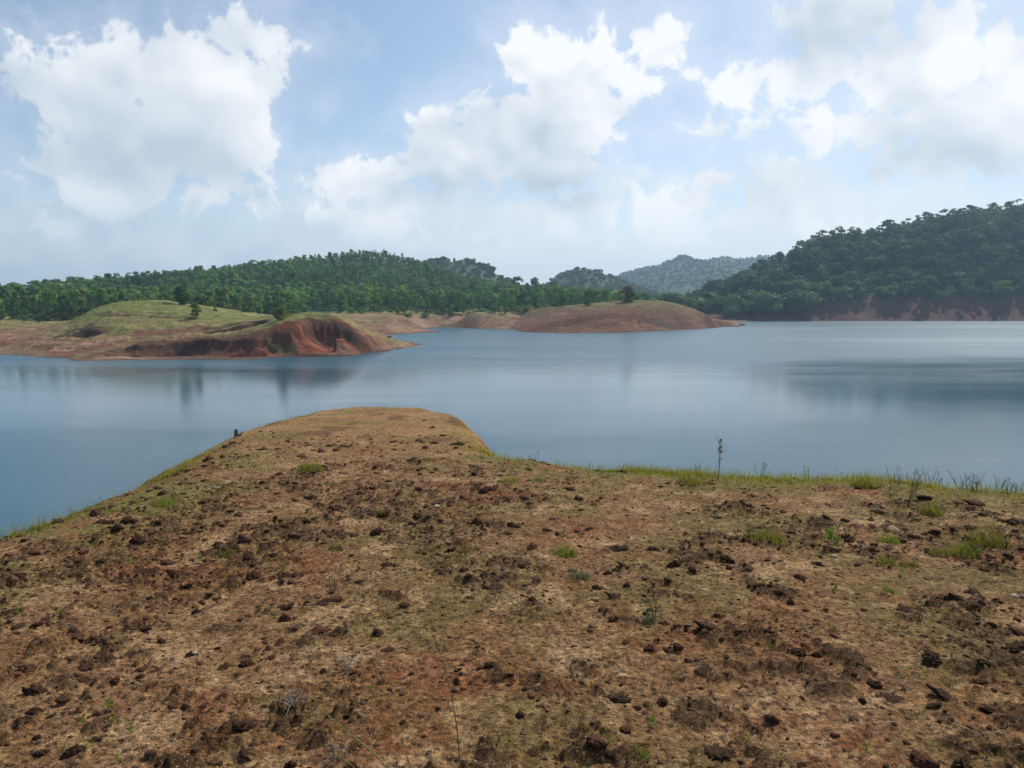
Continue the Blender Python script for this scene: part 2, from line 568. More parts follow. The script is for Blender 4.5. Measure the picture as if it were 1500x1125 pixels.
gm, nt2, gb = new_mat("soil")
at = nt2.new("ShaderNodeAttribute", attribute_name="soil")
oc = nt2.new("ShaderNodeTexCoord").outputs["Object"]
na = nt2.noise(oc, 34.0, 6.0, 0.66); nb = nt2.noise(oc, 120.0, 4.0, 0.6); nh = nt2.noise(oc, 9.0, 5.0, 0.6)
c = nt2.mix(1.0, at.outputs["Color"], nt2.lin(na, 0.32, 0.68, 0.30, 1.70), "MULTIPLY")
c = nt2.mix(1.0, c, nt2.lin(nb, 0.3, 0.7, 0.50, 1.55), "MULTIPLY")
# straw and grit
vg = nt2.new("ShaderNodeTexVoronoi"); nt2.put(vg.inputs["Vector"], oc); vg.inputs["Scale"].default_value = 62.0
grit = nt2.m("MULTIPLY", nt2.m("LESS_THAN", vg.outputs["Distance"], 0.30), nt2.smooth(nh, 0.42, 0.62))
vsep = nt2.new("ShaderNodeSeparateColor"); nt2.l.new(vg.outputs["Color"], vsep.inputs[0])
grit = nt2.m("MULTIPLY", grit, nt2.m("GREATER_THAN", vsep.outputs[0], 0.45))
vd = nt2.new("ShaderNodeTexVoronoi"); nt2.put(vd.inputs["Vector"], nt2.vm("MULTIPLY", oc, (1, 1, 1))); vd.inputs["Scale"].default_value = 27.0
dsep = nt2.new("ShaderNodeSeparateColor"); nt2.l.new(vd.outputs["Color"], dsep.inputs[0])
crumb = nt2.m("MULTIPLY", nt2.smooth(nt2.m("ADD", vd.outputs["Distance"], nt2.m("MULTIPLY", nb, 0.35)), 0.58, 0.40), nt2.m("GREATER_THAN", dsep.outputs[1], 0.52))
c = nt2.mix(nt2.m("MULTIPLY", crumb, 0.72), c, (0.050, 0.028, 0.017, 1))
c = nt2.mix(nt2.m("MULTIPLY", grit, 0.60), c, (0.46, 0.36, 0.26, 1))
nt2.put(gb.inputs["Base Color"], c)
gb.inputs["Roughness"].default_value = 0.96; gb.inputs["Specular IOR Level"].default_value = 0.12
bmp = nt2.new("ShaderNodeBump"); bmp.inputs["Strength"].default_value = 1.0; bmp.inputs["Distance"].default_value = 0.038
nt2.l.new(nt2.m("ADD", nt2.m("ADD", na, nt2.m("MULTIPLY", nb, 0.35)), nt2.m("ADD", nt2.m("MULTIPLY", grit, 0.12), nt2.m("MULTIPLY", crumb, 0.30))), bmp.inputs["Height"])
nt2.l.new(bmp.outputs[0], gb.inputs["Normal"])
ground = link("ground", mesh_np("ground", np.stack([x, y, z], 1), Fq, [gm], True, {"soil": col}))
tag(ground, kind="structure")


def gz(px_x, px_y):
    return float(ground_z(np.array([px_x]), np.array([px_y]))[0])


def on_ground(px, py):
    """where the bearing meets the hilltop"""
    u, s = ray(px, py)
    d = np.concatenate([np.arange(1.6, 32, 0.015)])
    zz = ground_z(u * d, d)
    hit = np.nonzero(zz >= EYE + s * d)[0]
    dd = d[hit[0]] if len(hit) else d[np.argmin(np.abs(zz - EYE - s * d))]
    return Vector((u * dd, dd, gz(u * dd, dd)))


# ------------------------------------------------------------------ water
wm, nt3, wb = new_mat("lake_water")
oc = nt3.new("ShaderNodeTexCoord").outputs["Object"]
patch = nt3.noise(nt3.vm("MULTIPLY", oc, (0.0045, 0.022, 1)), 1.0, 5.0, 0.6)
sepw = nt3.new("ShaderNodeSeparateXYZ"); nt3.l.new(oc, sepw.inputs[0])
yw = nt3.m("ADD", sepw.outputs[1], nt3.m("MULTIPLY", nt3.m("SUBTRACT", patch, 0.5), 70.0))
pw2 = nt3.noise(nt3.vm("MULTIPLY", oc, (0.012, 0.030, 1)), 1.0, 4.0, 0.6)
yw = nt3.m("ADD", yw, nt3.m("MULTIPLY", nt3.m("SUBTRACT", pw2, 0.5), 90.0))
farw = nt3.smooth(yw, 120.0, 200.0)
neaw = nt3.smooth(yw, 95.0, 60.0, 0.0, 0.35)
ruff = nt3.m("ADD", nt3.smooth(patch, 0.44, 0.64, 0.0, 0.22), nt3.m("ADD", neaw, nt3.m("MULTIPLY", farw, 0.70)), clamp=True)
nt3.put(wb.inputs["Base Color"], (0.022, 0.078, 0.110, 1))
wb.inputs["IOR"].default_value = 1.38
nt3.put(wb.inputs["Roughness"], nt3.lin(ruff, 0, 1, 0.10, 0.42))
rip = nt3.noise(nt3.vm("MULTIPLY", oc, (0.9, 2.1, 1)), 1.0, 5.0, 0.65)
rip2 = nt3.noise(nt3.vm("MULTIPLY", oc, (4.0, 7.0, 1)), 1.0, 3.0, 0.6)
bw = nt3.new("ShaderNodeBump"); bw.inputs["Distance"].default_value = 0.10
nt3.put(bw.inputs["Strength"], nt3.m("ADD", nt3.lin(ruff, 0, 1, 0.05, 0.16), nt3.m("MULTIPLY", neaw, 0.45)))
nt3.l.new(nt3.m("ADD", rip, nt3.m("MULTIPLY", rip2, 0.25)), bw.inputs["Height"])
nt3.l.new(bw.outputs[0], wb.inputs["Normal"])
wv = np.array([(-3300, -60, 0), (3300, -60, 0), (3300, 3900, 0), (-3300, 3900, 0)], float)
water = link("water", mesh_np("water", wv, np.array([[0, 1, 2, 3]]), [wm]))
tag(water, kind="structure")


# ------------------------------------------------------------------ landforms across the water
class Land:
    """height field through surveyed points (thin plate spline) with noise"""
    def __init__(self, pts, amp=0.0, freq=0.03, seed=0, lo=-4.0, lam=1e-3):
        p = np.array(pts, float)
        self.p = p[:, :2]; self.s = 100.0
        n = len(p); q = self.p / self.s
        K = self._k(((q[:, None] - q[None]) ** 2).sum(-1)) + lam * np.eye(n)
        A = np.zeros((n + 3, n + 3)); A[:n, :n] = K
        A[:n, n] = 1; A[:n, n + 1:] = q; A[n, :n] = 1; A[n + 1:, :n] = q.T
        b = np.zeros(n + 3); b[:n] = p[:, 2]
        self.w = np.linalg.solve(A, b); self.n = n
        self.amp, self.freq, self.seed, self.lo = amp, freq, seed, lo
        self.carve = []; self.gully = 0.0; self.scarps = []; self.cuts = []

    @staticmethod
    def _k(r2):
        return np.where(r2 > 1e-12, 0.5 * r2 * np.log(np.maximum(r2, 1e-12)), 0.0)

    def z(self, x, y):
        x = np.asarray(x, float); y = np.asarray(y, float)
        out = np.empty(x.shape)
        fl = out.ravel(); xf = x.ravel(); yf = y.ravel()
        for i in range(0, len(xf), 40000):
            q = np.stack([xf[i:i + 40000], yf[i:i + 40000]], 1) / self.s
            r2 = ((q[:, None] - (self.p / self.s)[None]) ** 2).sum(-1)
            fl[i:i + 40000] = self._k(r2) @ self.w[:self.n] + self.w[self.n] + q @ self.w[self.n + 1:]
        out = fl.reshape(x.shape)
        if self.amp:
            out = out + self.amp * fbm(x * self.freq, y * self.freq, self.seed, 5, 0.5) * sstep(-1.5, 3.0, out)
        if self.amp:
            out = out + 0.3 * self.amp * fbm(x * 0.3, y * 0.3, self.seed + 70, 3) * sstep(-1.0, 1.0, out)
        if self.gully:
            lo_ = sstep(0.2, 2.0, out) * (1 - sstep(6.0, 10.0, out))
            out = out - self.gully * lo_ * np.clip(0.35 - np.abs(fbm(x * 0.16, y * 0.16, self.seed + 50, 4, 0.6)) * 1.6, 0, 1) * 2
            out = out - 0.6 * self.gully * lo_ * np.clip(0.4 - np.abs(fbm(x * 0.42, y * 0.42, self.seed + 55, 3, 0.6)) * 1.5, 0, 1) * 2
        for (line, wall, floor_) in self.cuts:
            near_ = np.full(x.shape, 1e9); side = np.zeros(x.shape)
            L = np.array(line); tl = np.zeros(x.shape); n = len(L) - 1
            for q in range(n):
                ax, ay = L[q]; dx, dy = L[q + 1] - L[q]
                t = np.clip(((x - ax) * dx + (y - ay) * dy) / (dx * dx + dy * dy), 0, 1)
                ex, ey = x - ax - t * dx, y - ay - t * dy
                d2 = np.hypot(ex, ey); m = d2 < near_
                near_ = np.where(m, d2, near_); side = np.where(m, np.sign(dy * ex - dx * ey), side); tl = np.where(m, (q + t) / n, tl)
            ribs = np.abs(fbm(x * 0.34, y * 0.16, self.seed + 65, 4, 0.6))
            sd_ = near_ * side + 0.22 * wall * (0.5 - 2.4 * ribs) + 0.5 * fbm(x * 0.7, y * 0.7, self.seed + 66, 3)
            ends = sstep(0.0, 0.10, tl) * (1 - sstep(0.93, 1.0, tl))
            tt = np.clip(sd_ / wall, 0, 1)
            prof = np.clip(0.22 * sstep(0.0, 0.08, tt) + 0.78 * tt ** 0.9, 0, 1)
            out = np.where(out > floor_, out + (floor_ - out) * prof * ends * (near_ < 40), out)
        for (line, dep, wd_) in self.scarps:
            near_ = np.full(x.shape, 1e9); side = np.zeros(x.shape); wob = 0.9 * fbm(x * 0.35, y * 0.35, self.seed + 60, 3)
            L = np.array(line); tl = np.zeros(x.shape); n = len(L) - 1
            for q in range(n):
                ax, ay = L[q]; dx, dy = L[q + 1] - L[q]
                t = np.clip(((x - ax) * dx + (y - ay) * dy) / (dx * dx + dy * dy), 0, 1)
                ex, ey = x - ax - t * dx, y - ay - t * dy
                d2 = np.hypot(ex, ey); m = d2 < near_
                near_ = np.where(m, d2, near_); side = np.where(m, np.sign(dy * ex - dx * ey), side); tl = np.where(m, (q + t) / n, tl)
            sd_ = near_ * side + wob
            ends = sstep(0.0, 0.12, tl) * (1 - sstep(0.9, 1.0, tl))
            out = out - dep * ends * sstep(0.0, 0.8, sd_) * (1 - sstep(0.8, wd_, sd_))
        for (px, py, rad, dep) in self.carve:
            out = out - dep * np.exp(-(((x - px) ** 2 + (y - py) ** 2) / rad ** 2))
        return np.maximum(out, self.lo)

    def hit(self, px, py, d0, d1, step=0.4):
        u, s = ray(px, py)
        d = np.arange(d0, d1, step)
        zz = self.z(u * d, d)
        h = np.nonzero(zz >= EYE + s * d)[0]
        dd = d[h[0]] if len(h) else d[np.argmin(np.abs(zz - EYE - s * d))]
        return Vector((u * dd, dd, float(self.z(np.array([u * dd]), np.array([dd]))[0])))

    def grid(self, x0, x1, y0, y1, step, wedge=None):
        xs = np.arange(x0, x1 + step, step); yv = np.arange(y0, y1 + step, step)
        X, Y = np.meshgrid(xs, yv)
        Z = self.z(X, Y)
        n0, n1 = X.shape
        i = np.arange(n0 * n1).reshape(n0, n1)
        Fg = np.stack([i[:-1, :-1].ravel(), i[:-1, 1:].ravel(), i[1:, 1:].ravel(), i[1:, :-1].ravel()], 1)
        zf = Z.ravel()
        keep = zf[Fg].max(1) > -1.2
        Fg = Fg[keep]
        used = np.unique(Fg); rm = np.full(len(zf), -1); rm[used] = np.arange(len(used))
        gy, gx = np.gradient(Z, step)
        slope = np.hypot(gx, gy).ravel()[used]
        return X.ravel()[used], Y.ravel()[used], zf[used], rm[Fg], slope


def shallow(pts, back=14.0, depth=-3.5):
    """lake bed in front of a shore line"""
    out = []
    for (px, py, pz) in pts:
        kx = (math.hypot(px, py) - back) / math.hypot(px, py)
        out.append((px * kx, py * kx, depth))
    return out


RED = np.array([0.175, 0.075, 0.043]); TAN = np.array([0.27, 0.165, 0.10]); BROWN = np.array([0.135, 0.075, 0.042])
DARK = np.array([0.060, 0.034, 0.022]); GRASS = np.array([0.135, 0.145, 0.036]); DRY = np.array([0.20, 0.165, 0.062])
WOODS = np.array([0.032, 0.058, 0.018])


def bank_colour(x, y, z, slope, seed, grass_from=6.0, grass_to=9.0, red=0.5):
    """drawdown bank: strata of old water levels, bare soil below, grass above"""
    n1 = fbm(x * 0.05, y * 0.05, seed, 5, 0.6); n2 = fbm(x * 0.16, y * 0.16, seed + 7, 4, 0.6)
    strata = fbm(z * 1.9 + 0.4 * n2, x * 0.018, seed + 13, 4, 0.65)
    c = lerp(np.tile(TAN, (len(x), 1)), RED, sstep(-0.3, 0.3, n1 + red - 0.5))
    c = lerp(c, BROWN, sstep(-0.05, 0.35, strata + 0.35 * n2))
    c = lerp(c, TAN * 1.05, sstep(0.12, 0.45, -strata) * 0.7)
    wet = 1 - sstep(0.05, 0.45, z)
    g = sstep(grass_from, grass_to, z + 3.0 * n1 + 1.5 * n2) * (1 - sstep(0.55, 0.95, slope))
    c = lerp(c, lerp(np.tile(GRASS, (len(x), 1)), DRY, sstep(-0.2, 0.35, n2)), g)
    low = sstep(0.08, 0.35, fbm(x * 0.07 + 9, y * 0.07, seed + 23, 4)) * (1 - g) * sstep(1.2, 3.0, z)
    c = lerp(c, (0.15, 0.125, 0.045), 0.6 * low)
    c = lerp(c, lerp(np.tile(BROWN * 0.9, (len(x), 1)), RED * 0.8, sstep(-0.1, 0.3, n2)), 0.8 * sstep(0.75, 1.3, slope))
    c = lerp(c, c * 0.55, wet)
    return c * np.clip(1 + 0.45 * n2 + 0.3 * fbm(x * 0.6, y * 0.6, seed + 31, 2), 0.45, 1.7)[:, None]


bank_mat = attr_mat("bank_soil", "soil", (0.35, 1.6), 0.32, 0.8, 0.5)

# --- peninsula with the red scarps
wl = [on_water(*p) for p in [(-160, 512), (-80, 515), (0, 519), (50, 523), (100, 529), (150, 528), (220, 527), (300, 526), (380, 526), (430, 522), (480, 518), (525, 517), (570, 511), (604, 506.5)]]
PEN = Land(wl + shallow(wl) + [
    at_depth(215, 441, 230), at_depth(175, 441, 231), at_depth(265, 446, 229), at_depth(140, 453, 228), at_depth(310, 457, 226), at_depth(370, 466, 216),
    at_depth(140, 464, 214), at_depth(210, 459, 214), at_depth(300, 468, 208), at_depth(240, 474, 202), at_depth(120, 487, 200), at_depth(160, 492, 194), at_depth(100, 508, 186),
    at_depth(250, 497, 189), at_depth(200, 510, 181), at_depth(330, 500, 183), at_depth(340, 487, 190), at_depth(300, 512, 177),
    at_depth(415, 467, 196), at_depth(450, 468, 196), at_depth(385, 472, 198), at_depth(475, 473, 196), at_depth(500, 480, 197), at_depth(525, 489, 198), at_depth(560, 497, 206), at_depth(585, 502, 215),
    at_depth(435, 475, 188.5), at_depth(470, 479, 189.5), at_depth(500, 488, 191), at_depth(400, 479, 189),
    at_depth(0, 499, 215), at_depth(60, 492, 222), at_depth(0, 479, 252), at_depth(70, 479, 252), at_depth(110, 476, 250), at_depth(-120, 478, 255),
    (-150, 270, 6.5), (-110, 265, 9), (-200, 270, 6), (-90, 270, 8.5), (-150, 330, 7), (-260, 330, 7), (-60, 240, 5), (-50, 265, 1.5),
    (-62, 222, 8), (-45, 232, 3.5), (-30, 232, 0.3), (-32, 255, -2.5), (-20, 245, -3), (-22, 225, -2.0), (-44, 285, -3), (-75, 300, 5.5), (-100, 330, 7), (-52, 320, 3)],
    amp=1.1, freq=0.06, seed=200)
SCARP_TMP = []; CUT_TMP = []
for (ln, wid, fl) in [([(424, 484), (440, 478), (462, 475), (488, 478), (508, 486), (522, 498), (529, 515)], 7.0, 0.8), ([(140, 519), (180, 509), (225, 504), (270, 500), (315, 496), (355, 497), (395, 500), (430, 512)], 4.5, 0.25)]:
    CUT_TMP.append(([tuple(PEN.hit(q[0], q[1], 160, 240).xy) for q in ln], wid, fl))
for (ln, dep, wid) in [
        ([(294, 485), (345, 477), (392, 467)], 1.7, 5.5), ([(222, 510), (262, 503), (308, 496)], 1.2, 4.5),
        ([(148, 517), (175, 513), (204, 510)], 1.1, 4.0), ([(84, 496), (100, 488), (124, 480), (152, 487)], 2.2, 5.5), ([(138, 463), (220, 462), (300, 466)], 0.7, 4.0), ([(384, 498), (402, 489), (428, 492)], 1.4, 5.0),
        ([(330, 507), (365, 503), (392, 505)], 1.0, 4.0), ([(60, 512), (110, 507), (140, 503)], 0.6, 4.0)]:
    SCARP_TMP.append(([tuple(PEN.hit(q[0], q[1], 165, 240).xy) for q in ln], dep, wid))
PEN.scarps = SCARP_TMP; PEN.cuts = CUT_TMP; PEN.gully = 0.4
px_, py_, pz_, pf_, ps_ = PEN.grid(-225, -18, 150, 330, 0.5)
pc = bank_colour(px_, py_, pz_, ps_, 300, 3.2, 6.4, 0.55)


def paint(c, land, x, y, strokes, d0, d1, seed):
    """patches of bare or grown-over soil along lines on the land"""
    for (pa, pb, rad, cc, amt) in strokes:
        A = land.hit(*pa, d0, d1); B = land.hit(*pb, d0, d1)
        dx, dy = B.x - A.x, B.y - A.y
        t = np.clip(((x - A.x) * dx + (y - A.y) * dy) / (dx * dx + dy * dy + 1e-6), 0, 1)
        d = np.hypot(x - A.x - t * dx, y - A.y - t * dy) / rad + 0.7 * fbm(x * 0.3, y * 0.3, seed, 4)
        c = lerp(c, cc * np.clip(1 + 0.5 * fbm(x * 0.5, y * 0.5, seed + 3, 3), 0.5, 1.6)[:, None], amt * (1 - sstep(0.55, 1.15, d)))
    return c


RUST = np.array([0.185, 0.058, 0.030])
pc = paint(pc, PEN, px_, py_, [
    ((150, 450), (330, 464), 9.0, GRASS, 0.85), ((150, 470), (320, 475), 6.0, DRY * 0.95, 0.7), ((60, 487), (110, 492), 5.0, DRY, 0.8),
    ((200, 489), (300, 482), 2.6, RED * 0.9, 0.9), ((290, 494), (400, 482), 2.6, DRY * 0.9, 0.8), ((390, 463), (470, 464), 4.0, GRASS * 0.9, 0.9), ((490, 475), (590, 503), 3.0, DRY * 0.9, 0.75),
    ((60, 516), (170, 497), 2.4, TAN * 1.1, 0.8), ((110, 522), (190, 512), 3.0, (0.16, 0.13, 0.05) * np.ones(3), 0.7), ((0, 512), (60, 520), 3.0, TAN * 0.9, 0.8), ((0, 492), (60, 486), 6.0, RED * 0.8 + TAN * 0.2, 0.8),
    ((215, 514), (420, 512), 6.0, RED * 0.50, 0.9), ((120, 524), (240, 516), 3.0, RED * 0.55, 0.7), ((440, 500), (520, 506), 6.0, RUST * 0.6, 0.9), ((330, 520), (430, 515), 2.0, RUST * 0.7, 0.7), ((380, 508), (395, 522), 1.4, RUST * 1.1, 0.8), ((428, 478), (500, 488), 5.0, RUST * 0.62, 1.0), ((430, 492), (512, 502), 5.0, RUST * 0.62, 1.0), ((455, 478), (470, 508), 1.3, DARK * 1.3, 0.7), ((490, 488), (500, 510), 1.0, DARK * 1.3, 0.7), ((430, 486), (445, 512), 1.2, DARK * 1.5, 0.7), ((440, 508), (520, 512), 2.0, RUST * 0.8, 0.9),
    ((450, 500), (475, 513), 1.0, RUST * 1.5, 0.8), ((435, 490), (450, 500), 1.5, RUST * 1.2, 0.8), ((400, 514), (425, 516), 1.8, (0.085, 0.075, 0.03) * np.ones(3), 0.8),
    ((92, 492), (105, 486), 2.0, DARK, 0.9), ((125, 480), (148, 487), 2.2, BROWN * 0.6, 0.95), ((300, 482), (385, 469), 1.0, DARK, 0.9), ((225, 509), (300, 498), 0.9, DARK, 0.9), ((150, 516), (200, 509), 0.9, DARK, 0.9),
    ((455, 470), (500, 478), 0.9, DARK, 0.8), ((500, 480), (524, 500), 1.0, DARK, 0.9), ((524, 500), (526, 516), 0.9, DARK, 0.85), ((140, 461), (300, 465), 0.7, (0.075, 0.07, 0.025) * np.ones(3), 0.8),
], 160, 240, 320)
headland = link("headland", mesh_np("headland", np.stack([px_, py_, pz_], 1), pf_, [bank_mat], True, {"soil": pc}))
tag(headland, kind="structure")

# --- islet
wl = [on_water(*p) for p in [(780, 487), (804, 487.6), (860, 487.4), (940, 486), (1000, 483), (1050, 479), (1088, 476)]]
ISL = Land(wl + shallow(wl) + [
    at_depth(920, 451, 352), at_depth(880, 452, 350), at_depth(960, 451, 358), at_depth(840, 457, 346), at_depth(1000, 455, 366), at_depth(1040, 462, 380), at_depth(1070, 469, 398),
    at_depth(806, 473, 331), at_depth(840, 467, 333), at_depth(900, 465, 333),
    at_depth(800, 453, 372), at_depth(760, 454, 392), at_depth(720, 456, 398), (0, 430, 9), (25, 400, 9.5),
    (62, 405, 6), (100, 412, 3), (130, 420, 0.2), (150, 432, -3), (60, 440, 5), (100, 445, -2), (140, 400, 1.0), (160, 410, -2.5), (-26, 362, -3), (-26, 385, 1.5), (-26, 430, 4), (-8, 385, 5), (2, 352, 0), (-8, 345, -2.5), (145, 416, -3), (155, 420, -3), (152, 400, -3), (140, 428, -3), (128, 400, -2.5)],
    amp=0.6, freq=0.05, seed=210, lam=0.002)
ISL.gully = 0.2; ISL.carve += [(147, 411, 12, 5), (165, 415, 20, 6)]
ix_, iy_, iz_, if_, is_ = ISL.grid(-26, 172, 300, 450, 0.8)
ic = bank_colour(ix_, iy_, iz_, is_, 330, 8.2, 12.0, 0.6)
ic = paint(ic, ISL, ix_, iy_, [
    ((815, 474), (985, 466), 9.0, BROWN * 1.15, 0.75), ((785, 483), (985, 480), 4.0, RED * 0.62, 0.85), ((700, 472), (765, 472), 9.0, TAN * 0.95, 0.7), ((700, 458), (800, 455), 8.0, GRASS * 1.05, 0.7), ((955, 470), (980, 478), 3.5, (0.10, 0.075, 0.05) * np.ones(3), 0.7),
    ((930, 470), (935, 482), 1.3, TAN, 0.5), ((960, 452), (1020, 458), 5.0, DRY * 0.8, 0.6)], 310, 440, 340)
ic = ic * np.array([[0.72, 0.62, 0.58]])
islet = link("islet", mesh_np("islet", np.stack([ix_, iy_, iz_], 1), if_, [bank_mat], True, {"soil": ic}))
tag(islet, kind="structure")

# --- wooded mainland with its bare banks
wl = [on_water(*p) for p in [(540, 485), (575, 483), (605, 481.5), (640, 479.5), (662, 479.5), (690, 481), (720, 482), (770, 482.5)]]
MAIN = Land(wl + shallow(wl, 12) + [
    (-90, 338, 3), (-125, 345, 6), (-60, 345, -1), (-75, 322, 0), (-100, 310, 4.5), (-170, 330, 7), (-260, 320, 7.5), (-380, 330, 8), (-160, 295, 6), (-260, 280, 6), (-360, 270, 6),
    at_depth(500, 462, 372), at_depth(540, 460, 378), at_depth(575, 460, 380), at_depth(600, 469, 372), at_depth(640, 462, 398), at_depth(665, 463, 402), at_depth(680, 466, 396), at_depth(690, 458, 384), at_depth(730, 457, 390), at_depth(770, 456, 392),
    (20, 400, 8.8), (40, 440, 9), (80, 460, 6), (110, 480, 3), (150, 500, 1),
    crest(0, 427, 345, 11), crest(150, 421, 430, 11), crest(230, 412, 480, 11), crest(300, 397, 520, 10), crest(340, 400, 540, 9), crest(380, 390, 560, 7), crest(460, 385, 600, 5), crest(510, 377, 630, 4), crest(550, 371, 650, 4), crest(590, 376, 655, 5), crest(620, 385, 660, 7),
    crest(690, 402, 640, 10), crest(740, 414, 600, 10), crest(790, 415, 570, 10), crest(850, 418, 580, 10), crest(900, 427, 580, 10), crest(960, 437, 580, 9), (150, 600, 3), (190, 560, 1),
    crest(550, 425, 490, 9), crest(450, 425, 470, 9), crest(650, 432, 490, 9), crest(350, 430, 430, 9), crest(250, 437, 390, 9),
    (-440, 500, 8), (-600, 420, 8), (-420, 700, 10), (-250, 760, 24), (-120, 800, 30), (0, 800, 20), (120, 760, 6), (-300, 980, 2), (0, 980, 2), (-600, 800, 2), (200, 700, 0)],
    amp=1.6, freq=0.03, seed=220, lo=-4)
mx_, my_, mz_, mf_, ms_ = MAIN.grid(-560, 215, 262, 900, 2.4)
mc = bank_colour(mx_, my_, mz_, ms_, 350, 5.2, 8.5, 0.4)
mc = lerp(mc, WOODS, sstep(395, 420, my_ + 10 * fbm(mx_ * 0.03, my_ * 0.03, 355, 3)) * sstep(7.5, 9.5, mz_) + (mx_ < -95) * sstep(300, 320, my_) * 0.9)
mc = lerp(mc, np.array([0.10, 0.16, 0.035]), 0.85 * (mx_ > -40) * (my_ > 395) * (my_ < 520) * sstep(6.5, 8.5, mz_) * sstep(-0.25, 0.15, fbm(mx_ * 0.06, my_ * 0.06, 357, 3)))
far_shore = link("far_shore", mesh_np("far_shore", np.stack([mx_, my_, mz_ - 0.1], 1), mf_, [bank_mat], True, {"soil": mc}))
tag(far_shore, kind="structure")

# --- dark hill over the other bank
wl = [on_water(px, 470.3) for px in (1060, 1100, 1160, 1220, 1280, 1340, 1400, 1460, 1520, 1600, 1700)]
HILL = Land(wl + shallow(wl, 18) + [
    at_depth(1100, 459, 511), at_depth(1160, 450, 516), at_depth(1220, 443, 519), at_depth(1300, 436, 522), at_depth(1400, 433, 524), at_depth(1500, 432, 526), at_depth(1650, 430, 530),
    crest(1000, 434, 545, 9), crest(960, 442, 545, 9), crest(1080, 408, 570, 12), crest(1115, 404, 574, 12), crest(1155, 393, 582, 12), crest(1192, 357, 592, 13), crest(1240, 339, 602, 16), crest(1300, 332, 610, 17), crest(1400, 311, 628, 17), crest(1500, 296, 645, 17), crest(1650, 270, 660, 17),
    crest(1200, 415, 545, 9), crest(1300, 395, 552, 9), crest(1400, 380, 556, 9), crest(1500, 372, 560, 9), crest(1100, 436, 535, 9),
    (150, 560, 2), (130, 600, 2), (160, 680, 4), (260, 700, 30), (350, 720, 55), (450, 740, 70), (620, 760, 80), (300, 850, 8), (500, 880, 10), (700, 900, 10), (170, 800, 2), (90, 545, -3), (100, 520, -3)],
    amp=1.8, freq=0.035, seed=230, lo=-4)
hx_, hy_, hz_, hf_, hs_ = HILL.grid(92, 640, 470, 800, 2.0)
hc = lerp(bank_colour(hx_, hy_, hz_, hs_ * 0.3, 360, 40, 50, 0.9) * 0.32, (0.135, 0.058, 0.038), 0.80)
hc = hc * 0.7  # bank soil colour lowered to stand in for a cloud's shadow
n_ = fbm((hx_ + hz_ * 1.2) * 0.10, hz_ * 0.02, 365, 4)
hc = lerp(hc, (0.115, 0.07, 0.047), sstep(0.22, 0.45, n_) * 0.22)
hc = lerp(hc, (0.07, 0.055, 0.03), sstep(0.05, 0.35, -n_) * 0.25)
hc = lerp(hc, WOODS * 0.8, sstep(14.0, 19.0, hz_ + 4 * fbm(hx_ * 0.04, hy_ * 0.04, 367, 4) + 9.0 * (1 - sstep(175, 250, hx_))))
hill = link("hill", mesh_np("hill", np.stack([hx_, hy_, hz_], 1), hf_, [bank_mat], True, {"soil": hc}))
tag(hill, kind="structure")


# --- hills farther back
def ridge(name, pts, depth, front, back, base, step, seed, amp, colr):
    P_ = [at_depth(px, py, depth) for px, py in pts]
    xs = np.array([p[0] for p in P_]); zs = np.array([p[2] for p in P_])
    X, Y = np.meshgrid(np.arange(xs[0], xs[-1], step), np.arange(depth - front, depth + back, step))
    zr = np.interp(X, xs, zs)
    zr = zr + amp * 0.3 * fbm(X * 6.0 / front, X * 0, seed, 4)
    prof = np.where(Y < depth, np.clip((Y - depth + front) / front, 0, 1) ** 0.85, 1 - sstep(depth, depth + back, Y))
    spurs = fbm(X * 2.4 / front, Y * 1.1 / front, seed + 3, 5, 0.5)
    Z = base + (zr - base) * np.clip(prof * (1 + 0.55 * spurs * (1 - np.abs(prof)) * 2), 0, 1.0) - 2
    return X, Y, Z


def ridge_mesh(name, X, Y, Z, colr, seed):
    n0, n1 = X.shape
    i = np.arange(n0 * n1).reshape(n0, n1)
    Fg = np.stack([i[:-1, :-1].ravel(), i[:-1, 1:].ravel(), i[1:, 1:].ravel(), i[1:, :-1].ravel()], 1)
    xf, yf, zf = X.ravel(), Y.ravel(), Z.ravel()
    c = lerp(np.tile(colr, (len(xf), 1)), colr * np.array([1.7, 1.6, 1.3]), sstep(-0.1, 0.4, fbm(xf * 0.009, yf * 0.009, seed, 6, 0.65)))
    o = link(name, mesh_np(name, np.stack([xf, yf, zf], 1), Fg, [bank_mat], True, {"soil": c}))
    return tag(o, kind="structure")


